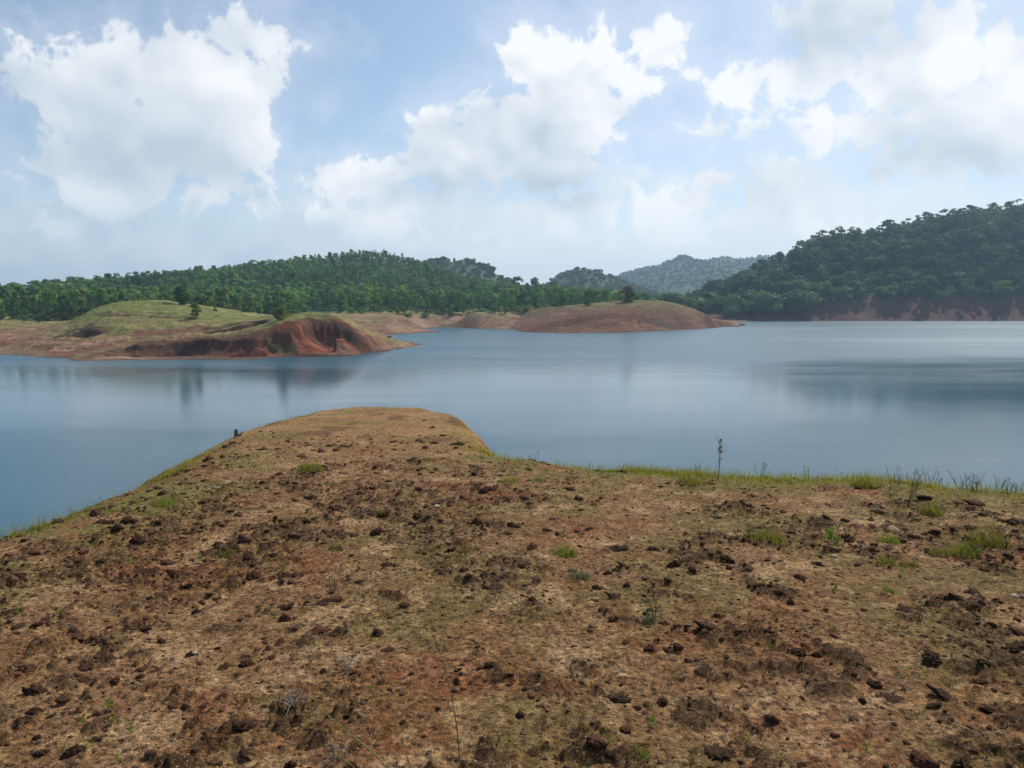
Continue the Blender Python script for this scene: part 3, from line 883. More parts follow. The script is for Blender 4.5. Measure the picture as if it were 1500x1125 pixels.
RIDGES = []
for (nm, pts, dep, fr, bk, base, st, amp) in [
    ("wooded_hill", [(420, 440), (520, 410), (580, 390), (630, 382), (660, 381), (690, 381), (715, 392), (745, 412), (775, 428), (800, 440)], 900, 260, 200, 0, 9, 4),
    ("wooded_hill", [(740, 442), (780, 425), (805, 412), (825, 400), (850, 394), (872, 396), (890, 403), (910, 412), (960, 430), (1000, 441)], 1150, 240, 220, 0, 10, 4),
    ("mountain", [(820, 438), (880, 415), (910, 402), (940, 393), (965, 388), (985, 380), (1000, 374), (1012, 377), (1030, 381), (1048, 378), (1062, 375), (1085, 379), (1104, 377), (1120, 374), (1150, 375), (1185, 375), (1240, 390), (1400, 410), (1700, 430)], 2050, 620, 500, 0, 9, 14),
    ("mountain", [(-420, 425), (-200, 431), (-60, 428), (20, 431), (55, 424), (90, 426), (125, 417), (150, 417), (190, 416), (240, 425), (330, 430), (480, 436), (700, 432), (1000, 436), (1500, 432), (1760, 432)], 3050, 400, 400, 0, 30, 10)]:
    X, Y, Z = ridge(nm, pts, dep, fr, bk, base, st, 400 + int(dep), amp, WOODS)
    if dep > 2000: Z = Z + 5.0 * np.abs(fbm(X / 45.0, Y / 60.0, 610, 4, 0.6)) + 2.5 * fbm(X / 16.0, Y / 30.0, 611, 3)
    RIDGES.append((X, Y, Z))
    ridge_mesh(nm, X, Y, Z, WOODS * 1.2 if dep < 2000 else np.array([0.036, 0.062, 0.022]), 500 + int(dep))


# ------------------------------------------------------------------ trees
def crown_arrays(r, h, base, rad, clumps, per, leaf, lift=0.35, loose=1.0):
    """clumped leaf faces between base and h; returns verts, faces, tint"""
    Cs = []; Ns = []; T = []; S = []
    mid = (h + base) / 2; hh = (h - base) / 2
    for c in range(clumps):
        a = r.uniform(0, 2 * math.pi); v = r.uniform(-0.85, 0.95)
        rr = rad * math.sqrt(max(0.05, 1 - v * v)) * r.uniform(0.15, 0.85)
        cc = np.array([math.cos(a) * rr, math.sin(a) * rr, mid + v * hh * 0.85])
        cr = rad * r.uniform(0.28, 0.5) * loose
        d = r.normal(size=(per, 3)); d[:, 2] = d[:, 2] * 0.8 + lift
        d /= np.linalg.norm(d, axis=1, keepdims=True)
        k = r.uniform(0.55, 1.08, (per, 1))
        Cs.append(cc + d * cr * k * np.array([1, 1, 0.72]))
        gN = cc / np.array([rad, rad, hh]) - np.array([0, 0, mid / hh])
        Ns.append(d * 0.6 + gN * 0.9 + r.normal(size=(per, 3)) * 0.35)
        S.append(r.uniform(0.6, 1.2, per) * leaf)
        tone = r.uniform(0.72, 1.3); warm = r.uniform(0.85, 1.2)
        T.append(np.tile(np.array([tone * warm, tone, tone * 0.95]), (per * 4, 1)))
    V, F = quads(np.concatenate(Cs), np.concatenate(Ns), np.concatenate(S), r, 0.8)
    return V, F, np.concatenate(T)


def trunk_arrays(r, h, rad, limbs=4, lean=0.03, spread=0.25):
    b = Bag()
    top = np.array([r.normal() * lean * h, r.normal() * lean * h, h])
    path = [np.zeros(3) - np.array([0, 0, 0.4]), top * 0.35 + r.normal(size=3) * 0.02 * h * np.array([1, 1, 0]), top * 0.7, top]
    b.add(*tube(path, [rad * 1.2, rad * 0.8, rad * 0.55, rad * 0.2], 5))
    for k in range(limbs):
        t = r.uniform(0.45, 0.85); p0 = top * t
        a = r.uniform(0, 2 * math.pi)
        p1 = p0 + np.array([math.cos(a) * spread * h, math.sin(a) * spread * h, 0.18 * h]) * r.uniform(0.5, 1.0)
        b.add(*tube([p0, (p0 + p1) / 2 + np.array([0, 0, 0.02 * h]), p1], [rad * 0.45, rad * 0.3, rad * 0.1], 4))
    return b


leaf_dark = leaf_mat("dark_leaves", (0.084, 0.142, 0.040), 0.30, 0.35)
leaf_mid = leaf_mat("forest_leaves", (0.112, 0.162, 0.042), 0.34, 0.25)
leaf_tall = leaf_mat("pale_leaves", (0.100, 0.155, 0.046), 0.35, 0.22)
leaf_olive = leaf_mat("olive_leaves", (0.150, 0.145, 0.035), 0.35, 0.2)
bark_pale = plain_mat("pale_bark", (0.24, 0.21, 0.17), 3.0)
bark_dark = plain_mat("dark_bark", (0.085, 0.062, 0.045), 3.0)

r_ = np.random.default_rng(5)
V_TALL = [crown_arrays(r_, 1.0, r_.uniform(0.08, 0.32), r_.uniform(0.24, 0.36), int(r_.integers(14, 22)), 26, 0.027, 0.3, r_.uniform(0.62, 0.85)) for _ in range(7)]
V_ROUND = [crown_arrays(r_, 1.0, 0.05, r_.uniform(0.38, 0.62), int(r_.integers(10, 18)), 28, 0.050, 0.45, r_.uniform(0.75, 1.0)) for _ in range(7)]
V_WOOD = [crown_arrays(r_, 1.0, r_.uniform(0.0, 0.12), r_.uniform(0.22, 0.38), int(r_.integers(9, 17)), 24, 0.036, 0.4, r_.uniform(0.75, 1.05)) for _ in range(8)]
V_FAR = [crown_arrays(r_, 1.0, 0.10, r_.uniform(0.40, 0.6), 6, 8, 0.14, 0.5, 1.0) for _ in range(6)]


def proto_tree(name, crown, h, leaf, bark, trunk_h, trunk_r, seed, limbs=4, spread=0.25):
    r = np.random.default_rng(seed)
    root = empty(name)
    V, F, T = crown
    link("crown", mesh_np(name + "_crown", V * h, F, [leaf], False, {"tint": T}), root)
    tb = trunk_arrays(r, trunk_h, trunk_r, limbs, 0.02, spread)
    link("trunk", tb.mesh(name + "_trunk", [bark]), root)
    return root


def scatter(land, x0, x1, y0, y1, gap, seed, ok):
    """jittered grid of stems on a land, kept where ok says so"""
    r = np.random.default_rng(seed)
    X, Y = np.meshgrid(np.arange(x0, x1, gap), np.arange(y0, y1, gap))
    X = (X + r.uniform(-0.48, 0.48, X.shape) * gap).ravel(); Y = (Y + r.uniform(-0.48, 0.48, Y.shape) * gap).ravel()
    Z = land.z(X, Y)
    k = ok(X, Y, Z) & (np.abs(X / Y) < 0.80)
    return X[k], Y[k], Z[k]


def seen_fraction(land, X, Y, Z, top):
    """whether a crown top clears the land in front of it, as seen from the hilltop"""
    vis = np.ones(len(X), bool)
    for t in np.linspace(0.55, 0.97, 16):
        zz = land.z(X * t, Y * t)
        vis &= (EYE + (Z + top - EYE) * t) > zz - 1.0
    return vis


forest = Bag(); forest_mats = [leaf_mid]
r = np.random.default_rng(77)


def put(bag, variants, X, Y, Z, H, tone, r, wide=(0.85, 1.2)):
    for i in range(len(X)):
        V, F, T = variants[r.integers(len(variants))]
        a = r.uniform(0, 2 * math.pi); ca, sa = math.cos(a), math.sin(a)
        h = H[i]; w = h * r.uniform(*wide)
        Q = np.stack([(V[:, 0] * ca - V[:, 1] * sa) * w + X[i], (V[:, 0] * sa + V[:, 1] * ca) * w + Y[i], V[:, 2] * h + Z[i] - 0.04 * h], 1)
        bag.add(Q, F, np.clip(T * tone[i], 0, 3))


def tones(X, Y, seed, r, lo=0.55, hi=1.6):
    n = len(X)
    s = 1 + 0.85 * fbm(X * 0.014, Y * 0.014, seed, 3) + r.normal(size=n) * 0.22
    w = r.normal(size=n) * 0.09 + 0.32 * fbm(X * 0.02 + 5, Y * 0.02, seed + 9, 3)
    return np.stack([np.clip(s, lo, hi) * (1 + w), np.clip(s, lo, hi), np.clip(s, lo, hi) * (1 - w)], 1)


# mainland woods
X, Y, Z = scatter(MAIN, -470, 200, 285, 720, 6.1, 31,
                  lambda X, Y, Z: (Z > 4.5) & ((Y > 398 + 8 * fbm(X * 0.03, Y * 0, 39, 2)) | ((X < -92 - 0.2 * (Y - 300)) & (Y > 292 + 0.04 * X))) & (~((X > 60) & (Z < 3.2))))
vis = seen_fraction(MAIN, X, Y, Z, 11)
X, Y, Z = X[vis], Y[vis], Z[vis]
thin = (X > -25) & (Y < 500) & (r.random(len(X)) < 0.5)
X, Y, Z = X[~thin], Y[~thin], Z[~thin]
H = (6.0 + 8.5 * r.random(len(X)) ** 1.3) * (1 - 0.35 * sstep(500, 640, Y))
front_order = np.argsort(np.where(Y < 470, 0, 1000) + Y / 10 + r.uniform(0, 8, len(X)))
own = front_order[:105]
rest = np.setdiff1d(np.arange(len(X)), own)
put(forest, V_WOOD, X[rest], Y[rest], Z[rest], H[rest], tones(X[rest], Y[rest], 33, r) * np.array([1.22, 1.28, 1.02]), r)
sx, sy, sz = scatter(MAIN, -300, 160, 280, 420, 4.2, 34, lambda X, Y, Z: (Z > 5.0) & (((X > -95) & (Y > 380) & (Y < 408)) | ((X < -88) & (Y > 279) & (Y < 296))))
kk_ = fbm(sx * 0.07, sy * 0.07, 36, 3) > -0.12
sx, sy, sz = sx[kk_], sy[kk_], sz[kk_]
put(forest, V_ROUND, sx, sy, sz, 1.0 + 3.2 * r.random(len(sx)) ** 1.8, tones(sx, sy, 37, r) * np.array([1.2, 1.15, 0.9]), r, (1.0, 1.9))
protos_wood = [proto_tree("forest_tree", V_WOOD[k], 1.0, leaf_mid, bark_dark, 0.62, 0.016, 40 + k) for k in range(8)]
protos_tall = [proto_tree("ridge_tree", V_TALL[k], 1.0, leaf_tall, bark_pale, 0.86, 0.011, 60 + k, 5, 0.16) for k in range(7)]
protos_round = [proto_tree("broadleaf_tree", V_ROUND[k], 1.0, leaf_dark, bark_dark, 0.55, 0.02, 80 + k) for k in range(7)]
used = set()


def plant(protos, k, loc, h, w, rz, label, cat, group):
    p = protos[k]
    if (id(protos), k) in used:
        o = copy_tree(p)
    else:
        o = p; used.add((id(protos), k))
    o.location = loc; o.rotation_euler = (0, 0, rz); o.scale = (w, w, h)
    tag(o, label, cat, group)
    return o


for i in own:
    left = X[i] < -95
    plant(protos_wood, int(r.integers(8)), (X[i], Y[i], Z[i] - 0.3), H[i], H[i] * r.uniform(0.85, 1.15), r.uniform(0, 6.28),
          "green tree in the low woods behind the grassy headland mound" if left else "green tree at the lower edge of the wooded hill above the bare bank", "tree",
          "trees in the low woods behind the headland" if left else "trees along the lower edge of the wooded hill")
print("mainland trees", len(X))

# the dark hill: round crowns on the slope, tall airy trees along the ridge
RX = np.array([at_depth(p, 400, 600)[0] for p in (1150, 1180, 1240, 1300, 1400, 1500, 1650)])
X, Y, Z = scatter(HILL, 105, 560, 505, 690, 7.0, 51, lambda X, Y, Z: (Z > 13.5 + 3.5 * fbm(X * 0.05, Y * 0.05, 52, 2) - 10.0 * (1 - sstep(175, 250, X))) & (Z > 1.0))
vis = seen_fraction(HILL, X, Y, Z, 12)
X, Y, Z = X[vis], Y[vis], Z[vis]
# ridge line: local highest bearing
elev = (Z - EYE) / Y
bins = np.round(X / Y / 0.012).astype(int)
ridge_i = []
for b_ in np.unique(bins):
    ii = np.nonzero(bins == b_)[0]
    o_ = ii[np.argsort(-elev[ii])]
    if X[o_[0]] / Y[o_[0]] > 0.40: ridge_i += list(o_[:3])
ridge_i = np.array(ridge_i)
slope_i = np.setdiff1d(np.arange(len(X)), ridge_i)
near_o = slope_i[np.argsort(Y[slope_i] + r.uniform(0, 25, len(slope_i)))]
own = near_o[:105]; rest = near_o[105:]
H = (6.0 + 11.0 * r.random(len(X)) ** 2.0)
H[ridge_i] = 8.5
dark_woods = Bag()
put(dark_woods, V_ROUND, X[rest], Y[rest], Z[rest], H[rest], tones(X[rest], Y[rest], 55, r), r, (0.8, 1.25))
for i in own:
    plant(protos_round, int(r.integers(7)), (X[i], Y[i], Z[i] - 0.3), H[i], H[i] * r.uniform(0.95, 1.4), r.uniform(0, 6.28),
          "dark round-crowned tree on the shaded slope above the red bank", "tree", "round-crowned trees on the shaded slope")
for i in ridge_i[:90]:
    h = r.uniform(12, 22)
    plant(protos_tall, int(r.integers(7)), (X[i], Y[i], Z[i] - 0.3), h, h * r.uniform(1.15, 1.6), r.uniform(0, 6.28),
          "tall slender tree with airy crown along the dark hill's ridge", "tree", "tall trees along the ridge of the dark hill")
print("hill trees", len(X), len(ridge_i))
# farther hills
far_woods = Bag()
for q, (X2, Y2, Z2) in enumerate(RIDGES[:3]):
    step = (10, 11, 13)[q]; hh = (7.5, 7.5, 6.0)[q]
    dep = (900, 1150, 2050)[q]
    r2 = np.random.default_rng(90 + q)
    n = int((X2.max() - X2.min()) * (dep + 40 - Y2.min()) / (step * step) * 1.25)
    fx = r2.uniform(X2.min(), X2.max(), n); fy = r2.uniform(Y2.min() + 20, dep + 40, n)
    gx = X2[0]; gy = Y2[:, 0]
    i0 = np.clip(np.searchsorted(gx, fx) - 1, 0, len(gx) - 2); j0 = np.clip(np.searchsorted(gy, fy) - 1, 0, len(gy) - 2)
    tx = (fx - gx[i0]) / (gx[i0 + 1] - gx[i0]); ty = (fy - gy[j0]) / (gy[j0 + 1] - gy[j0])
    fz = (Z2[j0, i0] * (1 - tx) + Z2[j0, i0 + 1] * tx) * (1 - ty) + (Z2[j0 + 1, i0] * (1 - tx) + Z2[j0 + 1, i0 + 1] * tx) * ty
    k = (fz > 2) & (np.abs(fx / fy) < 0.78)
    fx, fy, fz = fx[k], fy[k], fz[k]
    put(far_woods, V_FAR, fx, fy, fz - 0.25 * hh, r2.uniform(0.7, 1.25, len(fx)) * hh, tones(fx, fy, 95 + q, r2) * (0.8, 0.75, 0.42)[q], r2, (0.9, 1.3))
    print("far", q, len(fx))
tag(link("forest", forest.mesh("forest", [leaf_mid])), "mid green woodland covering the hill behind the banks", "woodland", kind="stuff")
tag(link("forest", dark_woods.mesh("dark_forest", [leaf_dark])), "dark shaded woodland covering the steep hill over the red bank", "woodland", kind="stuff")
tag(link("forest", far_woods.mesh("far_forest", [leaf_mid])), "hazy woodland on the distant blue-green hills", "woodland", kind="stuff")
for p_, nm in ((protos_wood, "w"), (protos_tall, "t"), (protos_round, "r")):
    for k_, o_ in enumerate(p_):
        if (id(p_), k_) not in used:
            for ch in list(o_.children): bpy.data.objects.remove(ch)
            bpy.data.objects.remove(o_)


def lone(name, label, cat, loc, h, w, leaf, seed, base=0.02, clumps=16, per=60, leafs=0.035, loose=0.9):
    rr = np.random.default_rng(seed)
    root = empty(name, loc)
    V, F, T = crown_arrays(rr, 1.0, base, 0.5, clumps, per, leafs, 0.35, loose)
    V = V * np.array([w, w, h])
    link("crown", mesh_np(name + "_crown", V, F, [leaf], False, {"tint": T}), root)
    tb = trunk_arrays(rr, h * 0.6, 0.02 * h + 0.03, 4, 0.03, 0.22)
    link("trunk", tb.mesh(name + "_trunk", [bark_dark]), root)
    return tag(root, label, cat)


def top_of(land, px, py, d):
    u, s = ray(px, py)
    return Vector((u * d, d, float(land.z(np.array([u * d]), np.array([d]))[0]) - 0.15))


lone("tree", "dark leafy tree on the shoulder of the grassy headland mound", "tree", top_of(PEN, 266, 445, 231), 5.8, 5.4, leaf_dark, 1, -0.15, 26)
lone("bush", "round dark green bush on the grassy mound below the dark tree", "bush", PEN.hit(286, 465, 165, 250), 4.3, 4.2, leaf_dark, 2, -0.05)
lone("bush", "olive round bush on the crest above the red scarp", "bush", top_of(PEN, 411, 458, 196.5), 4.4, 4.0, leaf_olive, 3, -0.05)
lone("tree", "dark upright tree on top of the domed islet", "tree", top_of(ISL, 920, 440, 366), 9.0, 7.0, leaf_olive, 4, -0.25, 34)
lone("bush", "dark upright bush on the islet's grassy saddle", "bush", top_of(ISL, 825, 447, 372), 5.4, 4.6, leaf_dark, 5, -0.05)
lone("bush", "pale green bush between the upright bush and the islet tree", "bush", top_of(ISL, 861, 444, 362), 3.6, 5.2, leaf_mid, 6, -0.1)
lone("shrub", "small shrub low on the mound near the dark bush", "shrub", PEN.hit(222, 466, 165, 250), 0.9, 1.3, leaf_dark, 7, -0.1, 6, 24, 0.06)
lone("shrub", "tiny shrub standing on the very top of the grassy mound", "shrub", top_of(PEN, 211, 441, 229), 1.0, 0.8, leaf_dark, 8, -0.1, 6, 24, 0.06)
lone("shrub", "low dark shrub at the mound's grassy terrace step", "shrub", PEN.hit(160, 459, 165, 250), 1.0, 1.6, leaf_dark, 9, -0.1, 6, 24, 0.06)
lone("shrub", "straggling shrub beside the dark tree towards the scarp", "shrub", top_of(PEN, 315, 455, 228), 2.2, 2.0, leaf_dark, 10, -0.1, 7, 30, 0.06)
lone("shrub", "broad low shrub against the woods behind the mound", "shrub", top_of(PEN, 238, 440, 240), 2.6, 4.6, leaf_dark, 11, -0.1, 8, 40, 0.05)
lone("tree", "lone small tree on the bare shoulder of the wooded ridge", "tree", top_of(MAIN, 483, 384, 606), 12.5, 4.6, leaf_dark, 12, 0.5)
lone("tree", "thin spindly tree breaking the wooded ridge skyline", "tree", top_of(MAIN, 462, 386, 604), 12.0, 2.2, leaf_dark, 13, 0.6, 6, 20, 0.05)
lone("tree", "tall tree standing clear above the low woods skyline", "tree", top_of(MAIN, 133, 416, 395), 15.0, 7.0, leaf_dark, 14, 0.35)
lone("tree", "spreading tree above the saddle between the wooded hills", "tree", top_of(MAIN, 758, 406, 590), 14.5, 10.0, leaf_dark, 15, 0.4)
lone("tree", "paired-crown tree on the saddle beside the spreading tree", "tree", top_of(MAIN, 783, 408, 580), 14.0, 9.0, leaf_dark, 16, 0.4)
lone("tree", "slim tree on the saddle where the hazy hill begins", "tree", top_of(MAIN, 811, 410, 575), 13.0, 7.0, leaf_dark, 17, 0.4)

# ------------------------------------------------------------------ clods, rocks and rubble on the hilltop
def ico(sub):
    bm = bmesh.new(); bmesh.ops.create_icosphere(bm, subdivisions=sub, radius=1.0)
    V = np.array([v.co[:] for v in bm.verts]); Fa = np.array([[v.index for v in f.verts] for f in bm.faces]); bm.free()
    return V, Fa


ICO3, ICO2, ICO1 = ico(4), ico(2), ico(1)


def lump(ic, r, flat=0.6, rough=0.3, freq=1.6, stretch=None):
    """a rough lump about a unit across, sitting on z=0"""
    V, Fa = ic
    o = r.uniform(-50, 50, 3)
    n = fbm(V[:, 0] * freq + o[0] + V[:, 2] * 0.7, V[:, 1] * freq + o[1] - V[:, 2] * 0.9, int(o[2]) + 100, 4, 0.62)
    n = n + 0.5 * fbm(V[:, 2] * freq * 2 + o[0], (V[:, 0] - V[:, 1]) * freq * 1.6 + o[1], int(o[2]) + 300, 4, 0.65)
    # cut a few facets so that it looks broken
    rad = 1 + rough * n * 1.6
    for k in range(5):
        d = r.normal(size=3); d /= np.linalg.norm(d)
        c = r.uniform(0.55, 0.9)
        pr = (V * rad[:, None]) @ d
        rad = np.where(pr > c, rad * (c + (pr - c) * 0.35) / np.maximum(pr, 1e-6), rad)
    Q = V * rad[:, None] * 0.5
    st = stretch if stretch is not None else (r.uniform(0.8, 1.3), r.uniform(0.7, 1.05), flat)
    Q = Q * np.array(st)
    Q[:, 2] = np.maximum(Q[:, 2], -0.10) + 0.06
    return Q, Fa


clod_mat = plain_mat("peat_clod", (0.072, 0.036, 0.019), 11.0, 0.75, 1.0, 0.03, 1.0)
red_mat = plain_mat("laterite", (0.105, 0.046, 0.026), 10.0, 0.6, 1.0, 0.025, 1.0)
tan_mat = plain_mat("sandstone", (0.30, 0.19, 0.115), 12.0, 0.3, 0.6, 0.01, 0.9)
pale_mat = plain_mat("quartz", (0.36, 0.28, 0.205), 12.0, 0.2, 0.3, 0.005, 0.8)
rr = np.random.default_rng(123)
CLOD_ME = []
for k in range(10):
    V, Fa = lump(ICO3, rr, rr.uniform(0.42, 0.72), 0.55, 2.6)
    CLOD_ME.append(mesh_np("earth_clod", V, Fa, [clod_mat], True))
RED_ME = [mesh_np("laterite_lump", *lump(ICO3, rr, rr.uniform(0.45, 0.7), 0.5, 2.5), [red_mat], True) for k in range(5)]
SLAB_ME = [mesh_np("peat_slab", *lump(ICO3, rr, 0.30, 0.70, 3.0, (1.35, 0.95, 0.32)), [clod_mat], True) for k in range(5)]
HAND = [  # bearing, width on the photo, kind, label
    (552, 776, 27, "c", "round dark clod standing alone amid the scattered lumps on the upper slope"),
    (415, 884, 34, "s", "tall jagged dark clod propped on another lump"),
    (416, 905, 30, "c", "rounded clod lying directly beneath the tall jagged clod"),
    (489, 876, 26, "r", "reddish split clod with a smooth pale top by the jagged pair"),
    (1038, 912, 46, "s", "large dark ragged clod heap beside the grey-green tuft"),
    (1055, 900, 24, "c", "dark clod resting on the shoulder of the large ragged heap"),
    (953, 950, 26, "c", "dark squarish clod with a shadowed front below the twig plant"),
    (993, 948, 22, "r", "brown tilted clod next to the dark squarish one"),
    (1157, 882, 19, "c", "small rounded black clod standing on bare mossy ground"),
    (1309, 773, 24, "t", "smooth tan boulder sitting behind a green grass tuft"),
    (1370, 777, 19, "c", "dark rounded lump between the tan boulder and the large upright tuft"),
    (1278, 805, 16, "r", "small brown lump standing between two grass tufts"),
    (1355, 724, 32, "s", "black crumbled mound under the twiggy shrubs at the rim"),
    (1430, 732, 34, "s", "long black crumbled ridge beneath the rim grass"),
    (1375, 880, 48, "s", "long flat dark slab of peat on bare brown soil"),
    (1490, 922, 34, "r", "rusty red boulder above a black slab at the slope's side"),
    (1488, 942, 40, "s", "black slab lying under the rusty red boulder"),
    (1305, 1018, 58, "s", "wide dark hollowed clod heap with an orange soil streak"),
    (1450, 1035, 52, "s", "broad black peat slab by the orange soil patch"),
    (1350, 1110, 56, "r", "big rusty clod half buried at the bottom of the slope"),
    (1415, 1112, 60, "s", "big dark clod beside the half-buried rusty one"),
    (1050, 1095, 66, "s", "huge dark peat hummock next to pale gravel"),
    (905, 1015, 52, "s", "long broken dark ledge of peat above grey gravel"),
    (970, 1030, 24, "c", "dark clod at the end of the broken ledge"),
    (915, 1066, 30, "r", "low reddish-black clod below the broken ledge"),
    (875, 1092, 34, "r", "rust-brown clod on dark olive ground near the gravel"),
    (1280, 1000, 26, "c", "dark clod crowning the hollowed clod heap"),
    (780, 1100, 24, "r", "small brown clod casting a black shadow near the grass stalks"),
    (762, 1045, 26, "c", "black hollow-sided clod beside a dry grass wisp"),
    (52, 1040, 26, "c", "rounded clod on pale sand with a sandy collar"),
    (72, 1050, 15, "c", "small upright clod touching the sandy-collared one"),
    (58, 1100, 36, "s", "dark ragged clod at the sandy lower slope"),
    (108, 1100, 40, "c", "big rounded clod in the row on pale sand"),
    (135, 1080, 30, "s", "flat-topped clod behind the big rounded one on sand"),
    (237, 938, 20, "c", "isolated dark clod on the smooth brown slope"),
    (281, 958, 16, "c", "dark clod with a pale chip leaning on it"),
    (205, 980, 20, "r", "brown brick-like clod lying on its side"),
    (123, 978, 26, "r", "flat brown plate-like clod on smooth soil"),
    (318, 950, 14, "c", "small clod touching a round companion on mossy soil"),
    (194, 1000, 15, "c", "small square clod down-slope of the brick-like one"),
    (107, 828, 18, "c", "dark lump on pale gritty soil near the lake side"),
    (35, 848, 16, "c", "small black lump at the gritty patch's lower side"),
    (150, 760, 40, "s", "black crumbling ledge just below the rim grass"),
    (10, 769, 14, "c", "black lump perched on the rim above the lake"),
    (890, 838, 26, "c", "dark clod pressed against the blue-green grass tuft"),
    (905, 800, 36, "s", "flat black clod patch with a pale upright straw"),
    (1240, 785, 26, "c", "dark clod behind the leafy weeds and dead twigs"),
    (1100, 785, 24, "c", "black pointed clod beside a wide grass tuft"),
    (1068, 832, 14, "c", "small black block on the open mossy ground"),
    (1015, 833, 20, "r", "reddish dark clod across mossy ground from the small black block"),
    (838, 835, 20, "r", "dark reddish clump just up-slope of the blue-green tuft"),
    (672, 648, 20, "c", "grey-black rubble lump where the spur narrows"),
    (621, 615, 8, "c", "single dark stone standing on the spur's bare top"),
    (634, 625, 10, "c", "flat dark stone down-slope of the spur's single stone"),
]
KN = {"c": ("earth_clod", CLOD_ME), "r": ("earth_clod", RED_ME), "s": ("earth_clod", SLAB_ME), "t": ("boulder", None)}
taken = []
tan_me = mesh_np("boulder", *lump(ICO3, rr, 0.72, 0.12, 1.0, (1.15, 0.95, 0.75)), [tan_mat], True)


def clod(me, name, loc, size, rz, label, group=None, tilt=0.15):
    o = link(name, me, None, loc)
    o.rotation_euler = (rr.normal() * tilt, rr.normal() * tilt, rz)
    o.scale = (size, size, size * rr.uniform(0.8, 1.2))
    return tag(o, label, "boulder" if name == "boulder" else "clod", group)


for (px, py, wpx, k, lab) in HAND:
    p = on_ground(px, py + wpx * 0.16)
    size = wpx / 1070.0 * p.y * 0.88
    if k == "s": size *= 0.72
    nm, ms_l = KN[k]
    me = tan_me if k == "t" else ms_l[int(rr.integers(len(ms_l)))]
    rz = rr.uniform(0, 6.28) if k != "s" else rr.normal() * 0.35
    clod(me, nm, (p.x, p.y, p.z - 0.10 * size), size, rz, lab)
    taken.append((p.x, p.y, size))

# scattered clods follow the crumbled patches
N = 66000
cy = 1.9 + 12.6 * rr.random(N) ** 0.85
cx = (rr.random(N) * 2 - 1) * 1.05 * cy
near_c, cm_c, _, _, _ = ground_masks(cx, cy)
dE = edge_dist(cx, cy)
keep = (rr.random(N) < 0.055 + 0.50 * cm_c * (0.25 + 0.75 * sstep(2.6, 4.6, cy)) + 0.02 * near_c) & (dE < np.where(cx > 1.5, -0.9, -0.05)) & (near_c > 0.05)
cx, cy = cx[keep], cy[keep]
size = np.clip(0.019 * rr.pareto(2.4, len(cx)) + 0.018, 0, 0.115) * (0.80 + 0.045 * cy)
for (tx, ty, ts) in taken:
    k = np.hypot(cx - tx, cy - ty) > 0.45 * ts + 0.35 * size
    cx, cy, size = cx[k], cy[k], size[k]
cz = ground_z(cx, cy)
order = np.argsort(-size / cy * (np.abs(cx / cy) < 0.70))
n_own = 245
GR = [("small dark crumbly clod lying among many on the open slope", "dark crumbly clods scattered over the slope"),
      ("small rust-brown clod lying among many dark ones on the slope", "rust-brown clods scattered over the slope"),
      ("flat dark scab of peat lying among many on the slope", "flat peat scabs scattered over the slope")]
for i in order[:n_own]:
    k = rr.choice(3, p=[0.62, 0.16, 0.22])
    me = (CLOD_ME, RED_ME, SLAB_ME)[k]
    clod(me[int(rr.integers(len(me)))], "earth_clod", (cx[i], cy[i], cz[i] - 0.13 * size[i]), size[i] * (1, 1, 0.9)[k], rr.uniform(0, 6.28), *GR[k], 0.25)
rub = {0: Bag(), 1: Bag()}
base_l = [lump(ICO2, rr, rr.uniform(0.45, 0.7), 0.4, 1.7) for _ in range(10)]
small_l = [lump(ICO1, rr, rr.uniform(0.45, 0.7), 0.4, 1.4) for _ in range(10)]


def bake(bag, src, xs, ys, zs, ss):
    for i in range(len(xs)):
        V, Fa = src[int(rr.integers(len(src)))]
        a = rr.uniform(0, 6.28); ca, sa = math.cos(a), math.sin(a)
        s = ss[i]
        bag.add(np.stack([(V[:, 0] * ca - V[:, 1] * sa) * s + xs[i], (V[:, 0] * sa + V[:, 1] * ca) * s + ys[i], V[:, 2] * s + zs[i] - 0.06 * s], 1), Fa)


rest = order[n_own:]
sel = rr.random(len(rest)) < 0.78
bake(rub[0], base_l, cx[rest[sel]], cy[rest[sel]], cz[rest[sel]], size[rest[sel]])
bake(rub[1], base_l, cx[rest[~sel]], cy[rest[~sel]], cz[rest[~sel]], size[rest[~sel]])
# crumbs
N = 34000
qy = 1.8 + 10.5 * rr.random(N) ** 0.8; qx = (rr.random(N) * 2 - 1) * 1.05 * qy
nc_, cm_, mo_, sa_, re_ = ground_masks(qx, qy)
k = (rr.random(N) < 0.08 + 0.75 * cm_) & (edge_dist(qx, qy) < 0)
qx, qy = qx[k], qy[k]
bake(rub[0], small_l, qx, qy, ground_z(qx, qy), rr.uniform(0.006, 0.020, len(qx)) * (0.7 + 0.06 * qy))
tag(link("rubble", rub[0].mesh("rubble", [clod_mat], True)), "dark crumbs of peaty earth strewn over the whole slope", "rubble", kind="stuff")
tag(link("rubble", rub[1].mesh("red_rubble", [red_mat], True)), "rust-brown laterite crumbs strewn among the dark clods", "rubble", kind="stuff")
